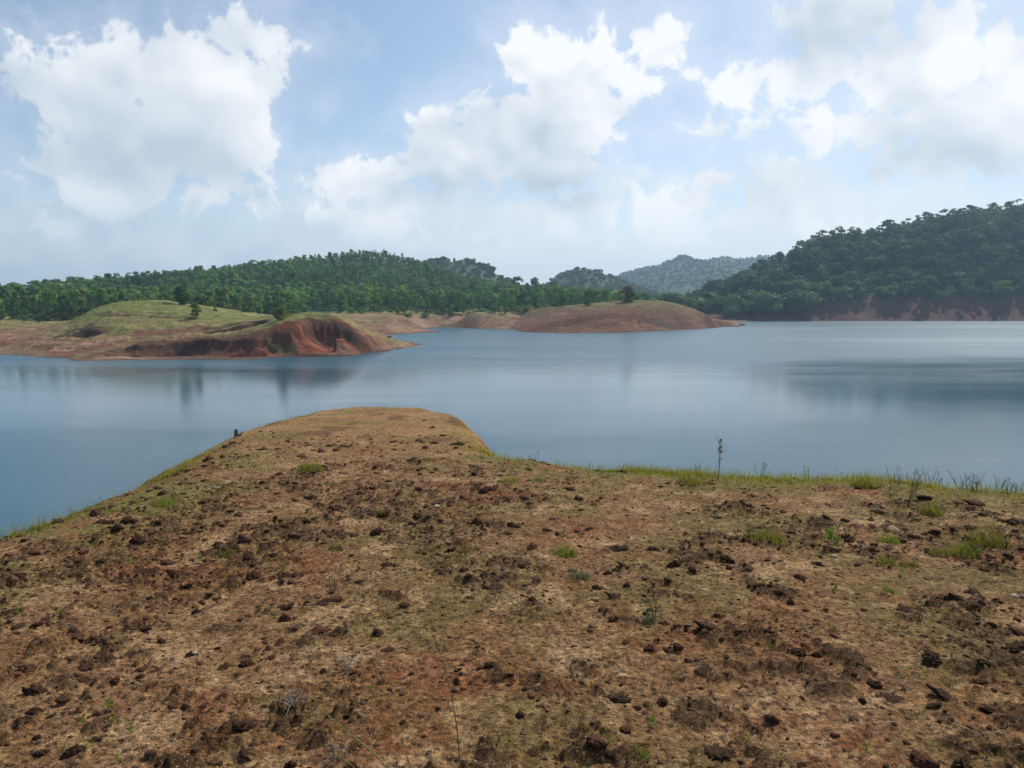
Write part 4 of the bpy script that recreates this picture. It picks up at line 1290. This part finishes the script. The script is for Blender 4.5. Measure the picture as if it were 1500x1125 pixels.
# pale grit and pebbles
peb = Bag(); N = 26000
qy = 1.8 + 10.0 * rr.random(N) ** 0.75; qx = (rr.random(N) * 2 - 1) * 1.05 * qy
nc_, cm_, mo_, sa_, re_ = ground_masks(qx, qy)
gp = fbm(qx * 1.3, qy * 1.3, 131, 3)
k = (rr.random(N) < 0.05 + 0.5 * sstep(0.05, 0.3, gp) + 0.3 * sa_) & (edge_dist(qx, qy) < 0)
qx, qy = qx[k], qy[k]
bake(peb, small_l, qx, qy, ground_z(qx, qy), rr.uniform(0.004, 0.011, len(qx)) * (0.7 + 0.09 * qy) * np.where(rr.random(len(qx)) < 0.03, 2.0, 1))
tag(link("pebbles", peb.mesh("pebbles", [pale_mat], True)), "pale quartz grit and pebbles sprinkled on the bare soil", "pebbles", kind="stuff")
for (px, py, wpx, lab) in [(1222, 817, 12, "white stone under the edge of the mossy flat clod"), (285, 960, 9, "pale sandstone chip leaning on a dark clod"), (1487, 875, 13, "white elongated stone on bare brown soil"), (640, 743, 12, "white chip of stone amid dark clods mid-slope"), (318, 716, 10, "pale flat stone by the rim grass over the lake"), (1013, 700, 8, "small pale stone on the rim before the water")]:
    p = on_ground(px, py); s = wpx / 1070 * p.y
    o = link("stone", mesh_np("stone", *lump(ICO2, rr, 0.5, 0.25, 1.3), [pale_mat], True), None, p); o.scale = (s, s, s); o.rotation_euler = (0, 0, rr.uniform(0, 6))
    tag(o, lab, "stone")
# rocks at the tip of the islet and of the headland, stump on the spur
for (px, py, d, s, lab) in [(1087, 476, 412, 3.2, "dark rocks' biggest block at the islet's waterline tip"), (1081, 474, 410, 2.0, "dark angular block inland of the islet's tip block"), (1092, 476.5, 414, 1.8, "last dark rock breaking the water off the islet tip"), (1036, 463, 384, 1.6, "single dark rock on the islet's upper flank")]:
    x_, y_, _ = at_depth(px, py, d); z_ = max(0.0, float(ISL.z(np.array([x_]), np.array([y_]))[0]))
    o = link("rock", mesh_np("rock", *lump(ICO2, rr, 0.6, 0.35, 1.5), [clod_mat], True), None, (x_, y_, z_ - 0.2)); o.scale = (s * 1.3, s, s)
    tag(o, lab, "rock")
p = PEN.hit(570, 494, 190, 225)
o = link("rock", mesh_np("rock", *lump(ICO2, rr, 0.6, 0.35, 1.5), [clod_mat], True), None, p); o.scale = (1.8, 1.2, 1.0)
tag(o, "dark stone on the headland's grassy tip beyond the red scarp", "rock")
p = on_ground(346, 640)
b = Bag(); b.add(*tube([(0, 0, -0.05), (0.005, 0, 0.07), (0.0, 0.01, 0.14)], [0.05, 0.042, 0.03], 8)); b.add(*tube([(0, 0, 0.02), (0.08, 0, 0.04), (0.12, 0.01, 0.09)], [0.03, 0.02, 0.008], 6))
o = link("stump", b.mesh("stump", [bark_dark], True), None, p); tag(o, "small dark stump on the spur's rim above the lake", "stump")

# ------------------------------------------------------------------ grass, weeds, shrubs
grass_mat = leaf_mat("grass_blades", (0.165, 0.190, 0.045), 0.5, 0.15)
straw_mat = leaf_mat("straw", (0.24, 0.19, 0.085), 0.35, 0.12)
blue_mat = leaf_mat("grey_green_blades", (0.105, 0.150, 0.080), 0.3, 0.1)
weed_mat = leaf_mat("weed_leaves", (0.150, 0.215, 0.035), 0.45, 0.15)
stem_mat = plain_mat("dry_stem", (0.085, 0.075, 0.048), 10.0, 0.3)
greystem = plain_mat("dead_twig", (0.20, 0.17, 0.14), 10.0, 0.3)


def tuft_mesh(r, n, h, spread, lean, mat, width=0.0022):
    a = r.uniform(0, 6.28, n); q = spread * np.sqrt(r.random(n))
    Pq = np.stack([np.cos(a) * q, np.sin(a) * q, np.full(n, -0.01)], 1)
    edge = 1 - 0.55 * (q / spread) ** 1.5
    V, Fa = blades(Pq, h * edge * (0.35 + 0.85 * r.random(n) ** 1.6), np.full(n, width) * r.uniform(0.6, 1.2, n), r.uniform(0.1, 1.0, n) * lean * 1.5, r, 3)
    t = r.uniform(0.7, 1.35, (n, 1)); T = np.concatenate([t * r.uniform(0.85, 1.35, (n, 1)), t, t * 0.9], 1)
    T = np.repeat(np.where(r.random((n, 1)) < 0.28, np.array([[1.5, 1.0, 1.6]]) * t * 0.9, T * 0.88), 8, 0)
    return mesh_np("grass_tuft", V, Fa, [mat], False, {"tint": T})


TUFTS = [  # px, py, width px, height px, material, label
    (1447, 800, 62, 44, grass_mat, "large bright green grass tuft with upright blades before the rim"),
    (1412, 812, 44, 30, grass_mat, "bright grass tuft joined to the large upright one"),
    (1374, 812, 30, 24, grass_mat, "smaller bright tuft at the end of the three joined tufts"),
    (1120, 792, 62, 30, grass_mat, "wide low green tuft beside a black pointed clod"),
    (1300, 794, 34, 20, weed_mat, "green mossy tuft hugging the tan boulder"),
    (1298, 826, 28, 18, grass_mat, "yellow-green tuft just below the small brown lump"),
    (1334, 830, 34, 18, grass_mat, "yellow-green tuft paired beside another below the boulder"),
    (1365, 752, 34, 22, grass_mat, "loose grass tuft below the black mound at the rim"),
    (828, 812, 40, 26, grass_mat, "green tuft with straw blades above the blue-green one"),
    (848, 848, 34, 24, blue_mat, "blue-green spiky tuft pressed against a dark clod"),
    (683, 806, 20, 30, straw_mat, "dry upright straw tuft amid clods mid-slope"),
    (893, 692, 24, 8, weed_mat, "yellow-green moss cushion on the rim by the water"),
    (745, 706, 30, 14, weed_mat, "olive leafy cushion where the spur joins the slope"),
    (455, 688, 40, 16, grass_mat, "pale grass patch tuft on the spur's lake side"),
    (952, 912, 24, 26, blue_mat, "grey-green wispy tuft round the twig plant's foot"),
    (735, 985, 22, 34, straw_mat, "thin pale grass tuft on the open mossy soil"),
    (1270, 712, 44, 26, grass_mat, "tall grass tuft rising from the rim grass"),
    (1010, 708, 40, 22, grass_mat, "bushy rim tuft next to the tall stem plant"),
    (1300, 866, 24, 10, weed_mat, "mossy green cap tuft on a flat dark clod"),
    (1440, 900, 30, 20, straw_mat, "faded tuft above the rusty red boulder"),
    (1245, 1015, 30, 30, straw_mat, "sparse pale tuft near the hollowed clod heap"),
    (935, 1108, 40, 20, grass_mat, "low green tuft between the gravel and the rust-brown clod"),
    (1395, 1000, 30, 22, straw_mat, "straw-coloured tuft above the broad black slab"),
    (330, 812, 26, 16, grass_mat, "small tuft in the clod field above the lake-side slope"),
    (60, 775, 40, 12, grass_mat, "low tuft on red soil by the lake-side rim"),
    (240, 738, 40, 12, weed_mat, "leafy green tuft behind the crumbling ledge"),
    (790, 705, 24, 10, grass_mat, "thin tuft on the bare brown neck"),
    (1000, 860, 30, 12, straw_mat, "pale straw tuft on the mossy plain of the slope"),
    (985, 985, 40, 16, straw_mat, "dry straw tuft over pale gravel"),
    (600, 930, 30, 12, straw_mat, "short straw tuft on olive ground mid-slope"),
]
for (px, py, wp, hp, mt, lab) in TUFTS:
    p = on_ground(px, py); s = p.y / 1070.0
    n = int(np.clip(wp * 7, 80, 420)) if mt is not straw_mat else 55
    link_o = link("grass_tuft", tuft_mesh(rr, n, hp * s * 1.15, wp * s * 0.50, 0.85, mt, max(0.0018, 0.00055 * p.y)), None, p)
    tag(link_o, lab, "grass tuft")
# small tufts alike
names = [(0, "small thin grass tuft sprouting on the open slope", "small grass tufts on the slope", grass_mat), (1, "small straw-coloured tuft sprouting on the open slope", "small straw tufts on the slope", straw_mat)]
tm = {0: [tuft_mesh(rr, 26, 0.10, 0.035, 0.8, grass_mat, 0.0022) for _ in range(5)], 1: [tuft_mesh(rr, 20, 0.11, 0.04, 0.9, straw_mat, 0.0018) for _ in range(4)]}
cnt = 0
while cnt < 150:
    yq = 2.1 + 9.0 * rr.random(); xq = (rr.random() * 2 - 1) * 0.70 * yq
    _, c1, m1, _, _ = ground_masks(np.array([xq]), np.array([yq]))
    if edge_dist(np.array([xq]), np.array([yq]))[0] > -0.1 or rr.random() > 0.2 + 0.8 * m1[0]: continue
    k = int(rr.random() < 0.4)
    o = link("grass_tuft", tm[k][int(rr.integers(len(tm[k])))], None, (xq, yq, gz(xq, yq))); s = rr.uniform(0.5, 1.15)
    o.scale = (s, s, s * rr.uniform(0.7, 1.2)); o.rotation_euler = (0, 0, rr.uniform(0, 6.28))
    tag(o, names[k][1], "grass tuft", names[k][2]); cnt += 1


def weed_mesh(r, h, nl, leaf):
    b = Bag()
    for k in range(nl):
        a = r.uniform(0, 6.28); t = r.uniform(0.15, 1.0)
        c = np.array([0, 0, h * t * 0.9]); d = np.array([math.cos(a), math.sin(a), r.uniform(0.3, 1.1)]); d /= np.linalg.norm(d)
        L = leaf * r.uniform(0.7, 1.2); sd_ = np.cross(d, (0, 0, 1.0)); sd_ /= np.linalg.norm(sd_)
        up_ = np.cross(sd_, d)
        V = [c, c + d * L * 0.5 + sd_ * L * 0.2 + up_ * L * 0.05, c + d * L, c + d * L * 0.5 - sd_ * L * 0.2 + up_ * L * 0.05]
        b.add(V, [[0, 1, 2, 3]], np.array([1, 1, 1.0]) * r.uniform(0.75, 1.3))
    return b.mesh("weed", [weed_mat])


WEEDS = [(415, 838, 16, "bright green leafy weed sprouting at a dark clod mid-slope"), (1224, 868, 15, "bright upright weed with broad leaves on mossy ground"), (1195, 846, 13, "small bright weed among crumbled clods"), (1319, 842, 14, "bright weed between the yellow-green tufts and the flat clod"),
         (295, 825, 15, "bright weed in the clod field near the lake side"), (192, 828, 13, "green weed on gritty soil above the lake-side slope"), (25, 903, 14, "green weed beside a dark clod pair at the slope's lake side"), (160, 1040, 22, "leafy pale green weed behind the clod row on sand"),
         (122, 1062, 16, "small weed tucked behind the flat-topped clod"), (165, 1066, 16, "small weed beside the leafy pale green weed"), (192, 1078, 18, "green weed growing in front of a long dark clod"), (172, 1118, 16, "weed at the bottom of the sandy slope"),
         (1215, 800, 34, "broad leafy weed at the foot of dead twigs"), (1225, 806, 26, "low bright leafed weed beside the broad one"), (610, 788, 14, "green weed among the mid-slope clods by the round clod"), (633, 845, 10, "tiny yellow-green weed above the split clod"), (955, 1065, 22, "green weed on the pale gravel"), (405, 905, 10, "tiny weed beside the rounded clod under the jagged one"),
         (130, 850, 10, "tiny weed by the dark lump on gritty soil"), (660, 785, 12, "small weed with two shoots amid clods"), (1435, 818, 14, "pale weed at the foot of the joined tufts"), (560, 758, 12, "green weed on the upper slope near the rim of clods")]
for (px, py, wp, lab) in WEEDS:
    p = on_ground(px, py); s = wp * p.y / 1070
    tag(link("weed", weed_mesh(rr, s * 0.8, 34, s * 0.33), None, p), lab, "weed")


def twig_plant(name, label, px, py, hp, mat, leaves=0, stems=1, lean=0.1, spread=0.04, rad=0.004, leafmat=None, leaf=0.03, branch=3):
    p = on_ground(px, py); s = p.y / 1070; h = hp * s
    root = empty(name, p)
    b = Bag(); lb = Bag()
    for k in range(stems):
        a = rr.uniform(0, 6.28); q = rr.uniform(0, spread)
        base = np.array([math.cos(a) * q, math.sin(a) * q, -0.02])
        hh = h * rr.uniform(0.6, 1.05) if k else h
        tip = base + np.array([rr.normal() * lean * hh, rr.normal() * lean * hh, hh])
        m1 = base * 0.6 + tip * 0.4 + rr.normal(size=3) * 0.02 * hh; m2 = base * 0.25 + tip * 0.75 + rr.normal(size=3) * 0.03 * hh
        b.add(*tube([base, m1, m2, tip], [rad, rad * 0.8, rad * 0.6, rad * 0.3], 5))
        for j in range(branch):
            t = rr.uniform(0.35, 0.9); o_ = base + (tip - base) * t
            a2 = rr.uniform(0, 6.28); L = hh * rr.uniform(0.12, 0.32)
            e = o_ + np.array([math.cos(a2) * L * 0.6, math.sin(a2) * L * 0.6, L * 0.8])
            b.add(*tube([o_, (o_ + e) / 2 + rr.normal(size=3) * 0.01, e], [rad * 0.55, rad * 0.45, rad * 0.25], 4))
        for j in range(leaves):
            t = rr.uniform(0.30, 1.0); c = base + (tip - base) * t
            a2 = rr.uniform(0, 6.28); d = np.array([math.cos(a2), math.sin(a2), rr.uniform(-0.2, 0.6)])
            L = leaf * rr.uniform(0.6, 1.2); sd_ = np.cross(d, (0, 0, 1.0)); sd_ /= np.linalg.norm(sd_)
            lb.add([c, c + d * L * 0.55 + sd_ * L * 0.3, c + d * L, c + d * L * 0.55 - sd_ * L * 0.3], [[0, 1, 2, 3]], np.array([1, 1, 1.0]) * rr.uniform(0.6, 1.2))
    link("stem", b.mesh(name + "_stem", [mat], True), root)
    if leaves: link("leaf_cover", lb.mesh(name + "_leaves", [leafmat]), root)
    return tag(root, label, "plant" if "plant" in name else "shrub")


twig_plant("stem_plant", "tall single-stemmed dark plant with small leaves rising above the water's edge line", 1052, 702, 62, stem_mat, 30, 1, 0.05, 0.0, 0.0055, leaf_mat("stem_leaves", (0.050, 0.070, 0.030), 0.25, 0.1), 0.05, 5)
for (px, py, hp, st, lab) in [(1332, 728, 46, 9, "widest dead twiggy shrub on the rim over the black mound"), (1318, 716, 38, 5, "dead twig shrub leaning out beside the widest one"), (1365, 708, 30, 7, "low grey twig shrub past the widest one"), (1408, 712, 32, 9, "thorny-looking grey shrub in the middle of the rim row"), (1432, 712, 24, 8, "grey twig shrub touching the rim row's middle one"),
                              (1470, 716, 22, 8, "short twig shrub near the end of the rim row"), (1492, 720, 18, 7, "last short twig shrub of the rim row"), (1112, 692, 24, 4, "forked dry twig plant on the rim grass"), (1015, 690, 24, 4, "thin dry twig plant near the tall stemmed plant"), (1182, 700, 26, 2, "pair of bare dry stalks standing on the rim"), (783, 673, 14, 4, "small twiggy shrub on the rim by the spur's neck"),
                              (1210, 792, 42, 6, "dead dark twig bunch over the broad leafy weed"), (1250, 788, 24, 4, "dead twig bunch behind a dark clod")]:
    twig_plant("twig_shrub", lab, px, py, hp, stem_mat, 4, st, 0.30, 0.03 + 0.003 * hp, 0.0024, leaf_olive, 0.022, 5)
twig_plant("stem_plant", "dark bent twig plant growing from the grey-green tuft", 960, 908, 50, stem_mat, 5, 3, 0.2, 0.01, 0.0028, weed_mat, 0.02, 2)
twig_plant("stem_plant", "thin dead stalk on the mossy ground by the small black block", 1052, 858, 30, stem_mat, 0, 1, 0.15, 0.0, 0.003, None, 0.02, 2)
twig_plant("stem_plant", "upright dry stalks above the split clod", 490, 868, 58, straw_mat if False else stem_mat, 0, 4, 0.12, 0.02, 0.0022, None, 0.02, 1)


def wisp(label, px, py, wp, n):
    p = on_ground(px, py); s = p.y / 1070; b = Bag()
    for k in range(n):
        a = rr.uniform(0, 6.28); L = wp * s * rr.uniform(0.5, 1.0)
        e = np.array([math.cos(a) * L, math.sin(a) * L * 1.3, rr.uniform(0.01, 0.05)])
        m_ = e * 0.5 + rr.normal(size=3) * 0.02 + np.array([0, 0, 0.035])
        b.add(*tube([(0, 0, 0.0), m_, e], [0.0022, 0.0016, 0.0008], 4))
    tag(link("dry_wisp", b.mesh("dry_wisp", [greystem]), None, p), label, "dead twig")


wisp("grey dead twig spray lying on red soil by the long stalk", 428, 1040, 32, 16)
wisp("small grey twig spray on brown soil above the red patch", 508, 982, 24, 10)
wisp("pale dead twig spray over the hollowed clod heap", 1325, 1012, 30, 8)
wisp("thin grey twig spray on orange soil at the bottom of the slope", 490, 1115, 26, 8)
wisp("grey dead twigs lying among mid-slope clods", 742, 845, 22, 8)


# long grass stalks close to the feet
def stalk(label, pts, rad, seed):
    """a single stalk through bearings with distances"""
    path = []
    for (px, py, d) in pts:
        u, s = ray(px, py); path.append((u * d, d, EYE + s * d))
    path = np.array(path)
    t = np.linspace(0, len(path) - 1, 14); pp = np.stack([np.interp(t, np.arange(len(path)), path[:, k]) for k in range(3)], 1)
    ker = pp.copy(); ker[1:-1] = (pp[:-2] + 2 * pp[1:-1] + pp[2:]) / 4
    b = Bag(); b.add(*tube(ker, list(np.linspace(rad, rad * 0.45, 14)), 5))
    for k in range(9):
        c = ker[-1 - k % 5] + rr.normal(size=3) * 0.004
        b.add(*tube([c, c + np.array([rr.normal() * 0.006, rr.normal() * 0.006, 0.012])], [0.0022, 0.0006], 4))
    me = b.mesh("grass_stalk", [stalk_mat], True)
    o = link("grass_stalk", me)
    lo = path[0]
    me.transform(__import__("mathutils").Matrix.Translation((-lo[0], -lo[1], -lo[2]))); o.location = lo
    tag(o, label, "grass stalk")


stalk_mat = plain_mat("green_stalk", (0.16, 0.165, 0.05), 14.0, 0.25)


def foot(px, py):
    p = on_ground(px, py); return p.y


stalk("long dark upright grass stalk rising through the red soil patch", [(676, 1185, foot(676, 1185)), (672, 1080, 2.25), (660, 1010, 2.25), (646, 960, 2.28), (636, 935, 2.3)], 0.0026, 1)
stalk("thinner upright grass stalk standing beside the long dark one", [(641, 1180, foot(641, 1180)), (636, 1090, 2.25), (630, 1050, 2.26), (622, 930, 2.3)], 0.0012, 2)
stalk("long pale grass stalk leaning diagonally over the red soil", [(590, 1150, foot(590, 1150)), (545, 1100, 2.3), (500, 1065, 2.4), (468, 1036, 2.5)], 0.0026, 3)
stalk("short pale grass stalk slanting below the diagonal one", [(535, 1140, foot(535, 1140)), (512, 1118, 2.3), (488, 1103, 2.42)], 0.002, 4)
stalk("short leaning green stalk between the diagonal and upright ones", [(607, 1150, foot(607, 1150)), (596, 1105, 2.3), (588, 1085, 2.32)], 0.002, 5)

# short grass: the rim and the mossy ground
gr = Bag()


def sow(n, xs, ys, hmin, hmax, wid, lean, tone):
    zs = ground_z(xs, ys)
    m = len(xs)
    V, Fa = blades(np.stack([xs, ys, zs - 0.005], 1), rr.uniform(hmin, hmax, m), wid * rr.uniform(0.7, 1.3, m), rr.uniform(0.1, lean, m), rr, 2)
    t = rr.uniform(0.65, 1.3, (m, 1)); w = rr.uniform(0.85, 1.7, (m, 1))
    gr.add(V, Fa, np.repeat(np.concatenate([t * w, t, t * 0.85], 1) * np.array(tone), 6, 0))


# rim strip
pts = np.array([edge_point(*p) for p in EDGE_PX])
seg = np.hypot(*(pts[1:] - pts[:-1]).T); cum = np.concatenate([[0], np.cumsum(seg)])
N = 110000
t = rr.random(N) * cum[-1]
ex = np.interp(t, cum, pts[:, 0]); ey = np.interp(t, cum, pts[:, 1])
off = rr.normal(size=N) * 0.40 - 0.16
ang = rr.uniform(0, 6.28, N)
ex = ex + off * 0.5 * np.cos(ang); ey = ey + off * np.abs(np.sin(ang)) - 0.15
dens_r = np.where(ex > 1.4, 1.0, np.where(ey < 9.0, 0.28, np.where(ey < 11, 0.25, 0.03))) * np.clip(0.45 + 1.6 * fbm(ex * 0.8, ey * 0.8, 141, 3), 0.10, 1)
k = rr.random(N) < dens_r
hh = np.where(ex[k] > 1.9, 1.0, 0.8)
sow(0, ex[k], ey[k], 0.03, 0.15, 0.0026, 1.2, (1.1, 1.05, 0.9))
kk = k & (rr.random(N) < 0.03) & ((ex > 2.2) | (ex < -2.5))
sow(0, ex[kk], ey[kk], 0.10, 0.28, 0.0020, 0.5, (1.3, 1.05, 1.0))
# thin growth on the mossy parts
N = 78000
qy = 1.9 + 11 * rr.random(N) ** 0.75; qx = (rr.random(N) * 2 - 1) * 1.05 * qy
nc_, cm_, mo_, sa_, re_ = ground_masks(qx, qy)
gpatch = fbm(qx * 1.1 + 3, qy * 1.1, 151, 3)
k = (rr.random(N) < 0.04 + (0.75 + 0.35 * np.tanh(qx * 0.5)) * mo_ * sstep(-0.2, 0.25, gpatch) * (1 - 0.7 * cm_)) & (edge_dist(qx, qy) < -0.1)
sow(0, qx[k], qy[k], 0.008, 0.038, 0.0016, 1.2, (1.35, 1.0, 0.95))
N = 98000
qy = 1.8 + 9.5 * rr.random(N) ** 0.8; qx = (rr.random(N) * 2 - 1) * 1.05 * qy
k = (rr.random(N) < 0.10 + 0.9 * sstep(-0.1, 0.3, fbm(qx * 1.6, qy * 1.6, 155, 4))) & (edge_dist(qx, qy) < -0.1)
sow(0, qx[k], qy[k], 0.012, 0.045, 0.0014, 2.6, (1.45, 0.98, 1.7))
# sprinkled along the spur
N = 9000
qy = 10 + 11 * rr.random(N); qx = (-0.42 + 0.46 * rr.random(N)) * qy
k = (edge_dist(qx, qy) < -0.1) & (fbm(qx * 0.6, qy * 0.5, 161, 3) > 0.02) & (rr.random(N) < 0.5)
sow(0, qx[k], qy[k], 0.02, 0.07, 0.0035, 1.0, (1.4, 1.0, 0.9))
tag(link("grass", gr.mesh("grass", [grass_mat])), "short sparse grass on the mossy slope and along its rim", "grass", kind="stuff")

# ------------------------------------------------------------------ air
hm = bpy.data.materials.new("haze"); hm.use_nodes = True
hn = NT(hm.node_tree); hn.n.remove(hn.n["Principled BSDF"])
pv = hn.new("ShaderNodeVolumePrincipled")
pv.inputs["Color"].default_value = (0.52, 0.76, 1.0, 1); pv.inputs["Density"].default_value = 0.00020; pv.inputs["Anisotropy"].default_value = 0.25
hn.l.new(pv.outputs[0], hn.n["Material Output"].inputs["Volume"])
bx0, bx1, by0, by1, bz0, bz1 = -3400, 3400, -90, 4000, -5.5, 190
hv = [(a, b, c) for a in (bx0, bx1) for b in (by0, by1) for c in (bz0, bz1)]
hf = [[0, 1, 3, 2], [4, 6, 7, 5], [0, 4, 5, 1], [2, 3, 7, 6], [0, 2, 6, 4], [1, 5, 7, 3]]
tag(link("haze", mesh_np("haze", np.array(hv, float), np.array(hf), [hm])), kind="stuff")

# ------------------------------------------------------------------ render settings
SC.render.engine = "CYCLES"
cy = SC.cycles
cy.max_bounces = 6; cy.diffuse_bounces = 3; cy.glossy_bounces = 3; cy.transmission_bounces = 3; cy.volume_bounces = 0
cy.use_denoising = True
cy.sample_clamp_indirect = 4.0
SC.view_settings.view_transform = "Standard"
SC.view_settings.look = "None"
SC.view_settings.exposure = 0.0
SC.view_settings.gamma = 1.0
